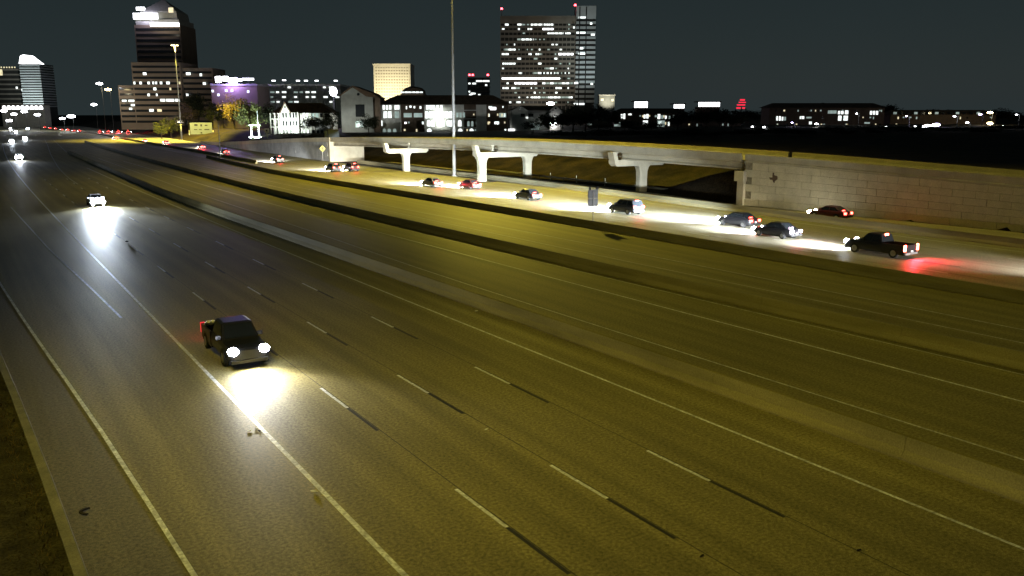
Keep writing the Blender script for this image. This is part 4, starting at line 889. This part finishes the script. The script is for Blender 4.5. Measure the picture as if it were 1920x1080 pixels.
# ------------------------------------------------------------------ apartments
AP = 'apartment buildings behind the bridge'
a = Bld('gabled_house', 'white floodlit three-storey house with pointed gable and brown roof', 508, 622, 335, group=AP)
a.block('wall', 512, 620, 212, 13, M['stucco']); a.hip(510, 622, 212, 193, 13, M['roof'])
a.block('front_bay', 527, 562, 211, 3, M['stucco'], None, -2.2); a.gable('gable', 529, 547, 211, 193, 2.4, M['stucco'], -2.3)
MB().prism_y([(a.X(527), a.Zp(212)), (a.X(529.2), a.Zp(212)), (a.X(538), a.Zp(193.8)), (a.X(546.8), a.Zp(212)), (a.X(549), a.Zp(212)), (a.X(538), a.Zp(190.5))], -2.6, 1.2).build('gable_trim', M['roof'], a.o)
a.win(536.8, 539.2, 199, 203.5, 'window_dark', .1, 'window', -2.3)
for y0, y1 in ((211.5, 221), (227, 236), (243, 253)):
    for x in (532, 537.5, 545, 551, 556): a.win(x, x+3.2, y0, y1, 'window_dark', .08, 'window', -2.2)
    for x in (568, 574.5): a.arch(x, x+4.5, y0, y1, 'lit_white')
    for x in (584, 592, 600, 609): a.win(x, x+5, y0+1, y1-1, 'lit_dim' if y0 < 215 and x < 600 else 'window_dark')
    a.block('balcony', 509, 526, y1+1.2, 3, M['stucco'], y1+3, -3)
for x in (510, 518, 525): MB().tube((a.X(x), -2.6, 0), (a.X(x), -2.6, a.Zp(212)), .22, .22, 8).build('porch_column', M['stucco'], a.o)
for x in (566, 572.8, 580): MB().box(a.X(x)-.2, a.X(x)+.2, -1.6, -1.2, 0, a.Zp(213)).build('porch_column', M['stucco'], a.o)
lamp('house_front_lamp', 'SPOT', (a.X(545), -11, 1.2), 26000, (.85, 1, .95), a.o, (a.X(545), 0, 7), 105, .9, .4)  # unseen spot out in front, added to light the white facade
b = Bld('grey_gabled_block', 'windowless grey block with a gable end between the two lit apartment houses', 634, 712, 345, group=AP)
b.block('wall', 640, 700, 180, 16, M['stucco_g']); b.gable('gable', 638, 688, 180, 163, 16, M['stucco_g']); b.block('side_wing', 686, 712, 184, 14, M['brick'], None, 1)
MB().prism_y([(b.X(635), b.Zp(181)), (b.X(638), b.Zp(181)), (b.X(663), b.Zp(164.2)), (b.X(688), b.Zp(181)), (b.X(714), b.Zp(184.5)), (b.X(700), b.Zp(175)), (b.X(663), b.Zp(161))], -.5, 16.4).build('roof', M['roof'], b.o)
b.win(667, 684, 196, 219, 'window_dark', .1, 'recess_shade_panel'); b.win(666, 681, 227, 239, 'lit_dim', .15); b.win(670, 677, 232, 237, 'lit_white', .25)  # flat dark panel, the shade of a recess put into its colour
cvent = MB().loft([[(b.X(673)+.55*math.cos(i*math.pi/6), y, b.Zp(177)+.55*math.sin(i*math.pi/6)) for i in range(12)] for y in (-.15, .02)]).build('round_vent', M['window_dark'], b.o)
b.flood(660, 246, 8000, (.95, 1, .92), 660, 205, 110, -14)
c = Bld('long_apartment_house', 'long dark brown-roofed apartment house with lit arches, behind the tall mast', 710, 956, 350, group=AP)
c.block('wall', 714, 952, 196, 15, M['brick']); c.hip(710, 956, 196, 178, 15, M['roof'], 0.9, 8)
for x0, x1 in ((716, 752), (796, 850), (853, 870), (893, 912)): c.block('bay', x0, x1, 196.5, 1.6, M['stucco'], None, -1.4)
for x in (719, 725, 731, 741, 746): c.win(x, x+4, 197.5, 205.5, 'lit_white', .1, 'window', -1.4)
for x in (800, 806, 812, 819, 826): c.win(x, x+4.5, 197.5, 205.5, 'lit_white', .1, 'window', -1.4)
rc = random.Random(8)
for k in range(34):
    x = rc.choice([rc.uniform(756, 792), rc.uniform(872, 948), rc.uniform(914, 948)]); y = rc.choice([199, 213, 228, 242])
    c.win(x, x+rc.uniform(1.6, 3.4), y, y+rc.uniform(3, 6), rc.choice(['lit_dim', 'lit_dim', 'lit_white', 'lit_warm']))
c.win(768, 772, 198, 202, 'lit_white'); c.win(919, 930, 201, 206, 'lit_hot')
for x, w_, m in ((720, 7, 'lit_white'), (729, 6, 'lit_white'), (741, 8, 'lit_dim')): c.win(x, x+w_, 209, 221, m, .1, 'window', -1.4)
for x, w_ in ((757, 15), (776, 16), (896, 14), (936, 13)): c.win(x, x+w_, 212, 220, 'lit_dim')
for x in (798, 805, 812, 820, 828, 836, 843): c.win(x, x+5.6, 209, 221.5, 'lit_white' if x != 820 else 'lit_hot', .1, 'window', -1.4)
for x in (856, 862, 868): c.win(x, x+4, 211, 220, 'lit_dim', .1, 'window', -1.4)
for x, m in ((801, 'lit_white'), (809, 'lit_white'), (819, 'lit_white'), (828, 'lit_white'), (838, 'lit_white'), (844, 'lit_white'), (859, 'lit_white')): c.arch(x, x+6.4, 225, 237, m, -1.4)
for x in (876, 883, 895, 901, 907): c.arch(x, x+4.4, 227, 237, 'lit_dim' if x < 890 else 'lit_warm')
for x in (718, 727, 737): c.arch(x, x+6, 241, 250, 'lit_dim', -1.4)
for x in (801, 859, 880, 898): c.arch(x, x+8, 241, 250, 'lit_white', -1.4 if x < 870 else 0)
c.win(758, 762, 229, 232, 'lit_hot'); c.win(715.5, 717.5, 226, 236, 'lit_white', .1, 'window', -1.4)
for x0, x1 in ((716, 752), (796, 912)):
    for y in (207, 223, 239.5): c.block('balcony_rail', x0, x1, y-.9, .25, M['stucco'], y+.6, -2.6)
lamp('house_front_lamp', 'POINT', (c.X(823), -3.4, c.Zp(214)), 900, (.9, 1, .97), c.o, rad=.3); lamp('house_front_lamp', 'POINT', (c.X(825), -4, c.Zp(231)), 700, (.9, 1, .97), c.o, rad=.3)
d = Bld('twin_gable_house', 'beige house with two small round-vented gables beside the dark trees', 954, 1058, 345, group=AP)
d.block('wall', 956, 1056, 207, 13, M['stucco_g']); d.hip(954, 1058, 207, 198, 13, M['roof'])
for xa, xb in ((960, 990), (1030, 1053)):
    d.block('front_bay', xa, xb, 208, 2.2, M['stucco'], None, -2); d.gable('gable', xa-1, xb+1, 208, 198, 2.6, M['stucco'], -2.1)
    MB().loft([[(d.X((xa+xb)/2)+.45*math.cos(i*math.pi/6), y, d.Zp(203.5)+.45*math.sin(i*math.pi/6)) for i in range(12)] for y in (-2.25, -2.0)]).build('round_vent', M['window_dark'], d.o)
for x, w_, y0, y1, m in [(976, 8, 213, 219, 'window_dark'), (990, 10, 213, 219, 'window_dark'), (986, 4, 219, 222, 'lit_white'), (953, 12, 242, 246, 'lit_hot'), (992, 10, 230, 236, 'lit_dim'), (1003, 9, 233, 239, 'lit_dim'), (996, 14, 240, 243, 'lit_dim')]: d.win(x, x+w_, y0, y1, m, 2.3)
lp = MB().loft([[(d.X(1037)+1.35*k*math.cos(i*math.pi/6), y, d.Zp(230)+1.35*k*math.sin(i*math.pi/6)) for i in range(12)] for y, k in ((-3.2, .6), (-2.8, 1), (-2.3, .7))]).build('wall_lamp', M['lamp_white'], d.o)
d.flood(1000, 250, 7000, (.95, 1, .85), 1000, 212, 120, -9)
def dark_block(name, label, xl, xr, yt, Z, wins, lamps=()):
    q = Bld(name, label, xl, xr, Z, group=AP); q.block('wall', xl+2, xr-2, yt+9, 14, M['brick']); q.hip(xl, xr, yt+9, yt, 14, M['roof'], .8, 5)
    rw = random.Random(int(xl))
    for i in range(int((xr-xl)/7)):
        x = rw.uniform(xl+4, xr-6); y = rw.choice([0, 1, 2])*13+yt+13
        wins = list(wins)+[(x, rw.uniform(1.6, 3), y, y+rw.uniform(2, 5), rw.choice(['lit_dim', 'lit_warm', 'lit_dim', 'window_dark']))]
    for x, w_, y0, y1, m in wins:
        (q.arch if m.endswith('!') else q.win)(x, x+w_, y0, y1, m.rstrip('!'))
    return q
dark_block('dark_apartment_house', 'dark apartment house with two stacks of bright windows right of the tree row', 1150, 1290, 203, 365, [(1164, 3.2, 214, 222, 'lit_white'), (1169, 3.2, 213, 223, 'lit_white'), (1178, 6, 213, 216, 'lit_white'), (1207, 3.5, 215, 222, 'lit_white'), (1212, 4, 214, 222, 'lit_white'), (1206, 9, 226, 234, 'lit_white'), (1204, 5, 241, 252, 'lit_white'), (1210, 5, 240, 252, 'lit_white'), (1233, 5, 214, 223, 'lit_white'), (1240, 4, 216, 223, 'lit_dim'), (1247, 3, 217, 223, 'lit_white'), (1254, 3, 217, 223, 'lit_dim'), (1233, 14, 226, 238, 'lit_dim'), (1235, 6, 227, 236, 'lit_white'), (1253, 3, 228, 236, 'lit_white'), (1242, 28, 239, 242, 'lit_dim'), (1230, 10, 242, 253, 'lit_dim'), (1138+14, 12, 233, 237, 'lit_dim')])
dark_block('dark_apartment_house', 'dark low house with a lit row of arches before the red neon sign', 1282, 1392, 219, 372, [(1283, 2.5, 242, 250, 'lit_white'), (1287, 6, 242, 247, 'lit_white'), (1299, 3, 243, 251, 'lit_dim!'), (1304, 3, 243, 251, 'lit_dim!'), (1312, 6, 239, 251, 'lit_white!'), (1320.5, 8, 239, 251, 'lit_white!'), (1331, 4, 243, 251, 'lit_dim!'), (1338, 4, 243, 251, 'lit_dim!'), (1345, 3, 243, 250, 'lit_dim!'), (1352, 3, 242, 249, 'lit_dim!'), (1358, 3, 242, 249, 'lit_dim!'), (1370, 8, 243, 246, 'lit_dim')])
dark_block('dark_apartment_house', 'dark apartment wing showing four slit windows in the black treeline', 1100, 1152, 226, 372, [(1106, 3.5, 243, 253, 'lit_white!'), (1111.5, 3.5, 243, 253, 'lit_white!'), (1117, 3.5, 243, 253, 'lit_dim!'), (1124, 3, 244, 253, 'lit_dim!'), (1136, 7, 241, 253, 'lit_white!'), (1072+30, 8, 231, 235, 'lit_dim')])
dark_block('dark_apartment_house', 'far dark apartment house with white windows in the wooded skyline', 1440, 1660, 193, 425, [(1456, 3, 218, 226, 'lit_white'), (1461, 3, 218, 226, 'lit_white'), (1466, 3, 219, 226, 'lit_white'), (1471, 3, 219, 226, 'lit_dim'), (1500, 8, 218, 223, 'lit_white'), (1512, 10, 219, 222, 'lit_dim'), (1518, 5, 228, 233, 'lit_white'), (1552, 16, 207, 213, 'lit_dim'), (1571, 4, 208, 214, 'lit_white'), (1577, 4, 208, 214, 'lit_white'), (1584, 6, 207, 214, 'lit_white'), (1572, 6, 217, 226, 'lit_white'), (1582, 8, 217, 226, 'lit_white'), (1631, 4, 208, 215, 'lit_white'), (1637, 3, 208, 215, 'lit_white'), (1642, 4, 208, 215, 'lit_white'), (1622, 10, 229, 232, 'lit_dim')])
dark_block('dark_apartment_house', 'long faint grey low building at the right edge of the skyline', 1668, 1870, 206, 450, [(1675+i*13, 6, 210, 215, 'lit_dim' if i % 3 == 0 else 'window_dark') for i in range(14)])
# bright lit top storeys on the skyline
for i, (xl, xr, yt, yb, lb) in enumerate([(1188, 1215, 190, 202, 'brightly lit white roof canopy nearest the big tower'), (1262, 1284, 195, 203, 'smaller lit roof canopy between two brighter ones'), (1308, 1350, 191, 200, 'widest brightly lit roof canopy left of the red neon sign')]):
    q = Bld('lit_canopy', lb, xl, xr, 620, group='lit roof canopies'); q.block('tower_body', xl+1, xr-1, yb, 12, M['office_brown'])
    q.block('roof', xl-1, xr+1, yt-1.2, 14, M['roof'], yt+.6, -1)
    n = max(3, int((xr-xl)/6))
    for k in range(n): q.win(xl+1+(xr-xl-2)*k/n, xl+.6+(xr-xl-2)*(k+1)/n, yt+.8, yb-.2, 'lit_hot', .2)
q = Bld('water_tower_block', 'small pale distant block right of the big tower', 1122, 1153, 700); q.block('wall', 1123, 1152, 179, 12, M['stucco_g']); q.win(1126, 1131, 185, 189, 'lit_warm'); q.win(1146, 1150, 186, 190, 'lit_warm'); q.block('cornice', 1122, 1153, 177.8, 13, M['stucco'], 179.2, -.5)
q.flood(1138, 195, 14000, (1, .95, .75), 1138, 185, 100, -10)
q = Bld('neon_sign', 'small red neon sign on a mast above the dark trees', 1378, 1400, 600, cat='sign')
MB().tube((0, .3, 0), (0, .3, q.Zp(186)), .3, .2, 6).build('mast', M['dark_metal'], q.o)
for x0, x1, y0, y1 in [(1386, 1395, 186, 189), (1384, 1397, 191, 193), (1381, 1396, 195.5, 198), (1380, 1388, 201, 204), (1391, 1396, 201, 204)]: q.win(x0, x1, y0, y1, 'neon_red', .3, 'neon_tube')
# street lamps
def street_lamp(px, py, Z, label, m='lamp_white', e=4000, col=(.95, .95, 1), size=0.6):
    q = Bld('street_lamp', label, px-2, px+2, Z, cat='street lamp', group='lit street lamps'); h = q.Zp(py)
    MB().tube((1.2, 0, 0), (1.2, 0, h), .13, .09, 6).tube((1.2, 0, h), (0, 0, h+.25), .07, .06, 6).build('pole', M['dark_metal'], q.o)
    MB().loft([[(size*1.5*k*math.cos(a*math.pi/4), size*1.5*k*math.sin(a*math.pi/4), h+z*size) for a in range(8)] for z, k in ((-.5, .5), (-.15, 1), (.3, .8), (.5, .2))]).build('lamp_head', M[m], q.o)
    lamp('street_lamp_light', 'POINT', (0, -1.2, h-.8), e, col, q.o, rad=.4)
street_lamp(192, 157, 520, 'left street lamp of the bright pair above the red-lit cars', size=1.3)
street_lamp(207, 168, 520, 'right street lamp of the bright pair above the red-lit cars', 'lamp_warm', 4000, (1, .9, .6), 1.3)
street_lamp(178, 196, 560, 'violet-white street lamp left of the red-lit cars', size=1.3)
street_lamp(133, 218, 620, 'bright white lamp above the far bend, right of its neighbour', size=2.0)
street_lamp(116, 222, 620, 'bright white lamp above the far bend, left of its neighbour', size=1.4)
street_lamp(1032, 194, 420, 'white lamp between the two small gables', size=1.3)
street_lamp(1741, 238, 330, 'left bright lamp low among the dark trees on the right', size=1.5)
street_lamp(1757, 234, 340, 'violet lamp close right of the left bright lamp', 'lamp_violet', 3000, (.7, .6, 1), size=1.1)
street_lamp(1779, 251, 320, 'lowest bright lamp among the dark trees on the right', size=1.5)
street_lamp(1856, 211, 420, 'upper of two warm lamps at the right edge trees', 'lamp_warm', 3000, (1, .9, .6), .9)
street_lamp(1858, 231, 400, 'lower of two warm lamps at the right edge trees', 'lamp_warm', 3000, (1, .9, .6), .9)


# scattered small lamps in the dark land on the right; far-left glare lamps added
rs = random.Random(77)
for i, px in enumerate((1412, 1434, 1486, 1532, 1606, 1664, 1700, 1718, 1790, 1815, 1838, 1884, 1906)):
    vi = i % 4 == 2
    street_lamp(px, rs.uniform(212, 244), rs.uniform(300, 400), 'small %s lamp in the dark land, %s of thirteen' % ('violet' if vi else 'white', ['first', 'second', 'third', 'fourth', 'fifth', 'sixth', 'seventh', 'eighth', 'ninth', 'tenth', 'eleventh', 'twelfth', 'last'][i]+' from the left'), 'lamp_violet' if vi else 'lamp_white', 500, (.7, .65, 1) if vi else (.95, .97, 1), rs.uniform(.28, .5))
for px, py, lb in ((8, 208, 'added glare lamp at the very left edge above the far traffic'), (26, 214, 'added glare lamp low at the left above the far traffic'), (46, 209, 'added glare lamp below the banded tower, nearest its foot'), (70, 215, 'added glare lamp right of the banded tower foot'), (16, 226, 'lowest added glare lamp at the left edge beside the oncoming cars')):
    street_lamp(px, py, 640, lb, 'lamp_white', 2500, (.8, .85, 1), 1.5)  # oversized heads, added to stand in for the far glare
# rough grass on the near verge: nobody could count it
gm = MB(); rg = random.Random(4)
for i in range(9000):
    y = rg.uniform(14, 70); x = edge_f(y)-0.26-abs(rg.gauss(0, 1.6))-rg.uniform(0, .5); z = 0.05 if x > edge_f(y)-1 else terr(x, y)+0.01
    a = rg.uniform(0, 6.28); h = rg.uniform(.05, .22); wq = rg.uniform(.012, .03); lx, ly = rg.gauss(0, .08), rg.gauss(0, .08)
    gm.face([(x-math.cos(a)*wq, y-math.sin(a)*wq, z), (x+math.cos(a)*wq, y+math.sin(a)*wq, z), (x+lx, y+ly, z+h)])
gme = bpy.data.meshes.new('grass'); gme.from_pydata(gm.v, [], gm.f)
gro = link('grass', gme, M['leaf_b']); gro['kind'] = 'stuff'; gro['label'] = 'rough dry grass on the near roadside verge'
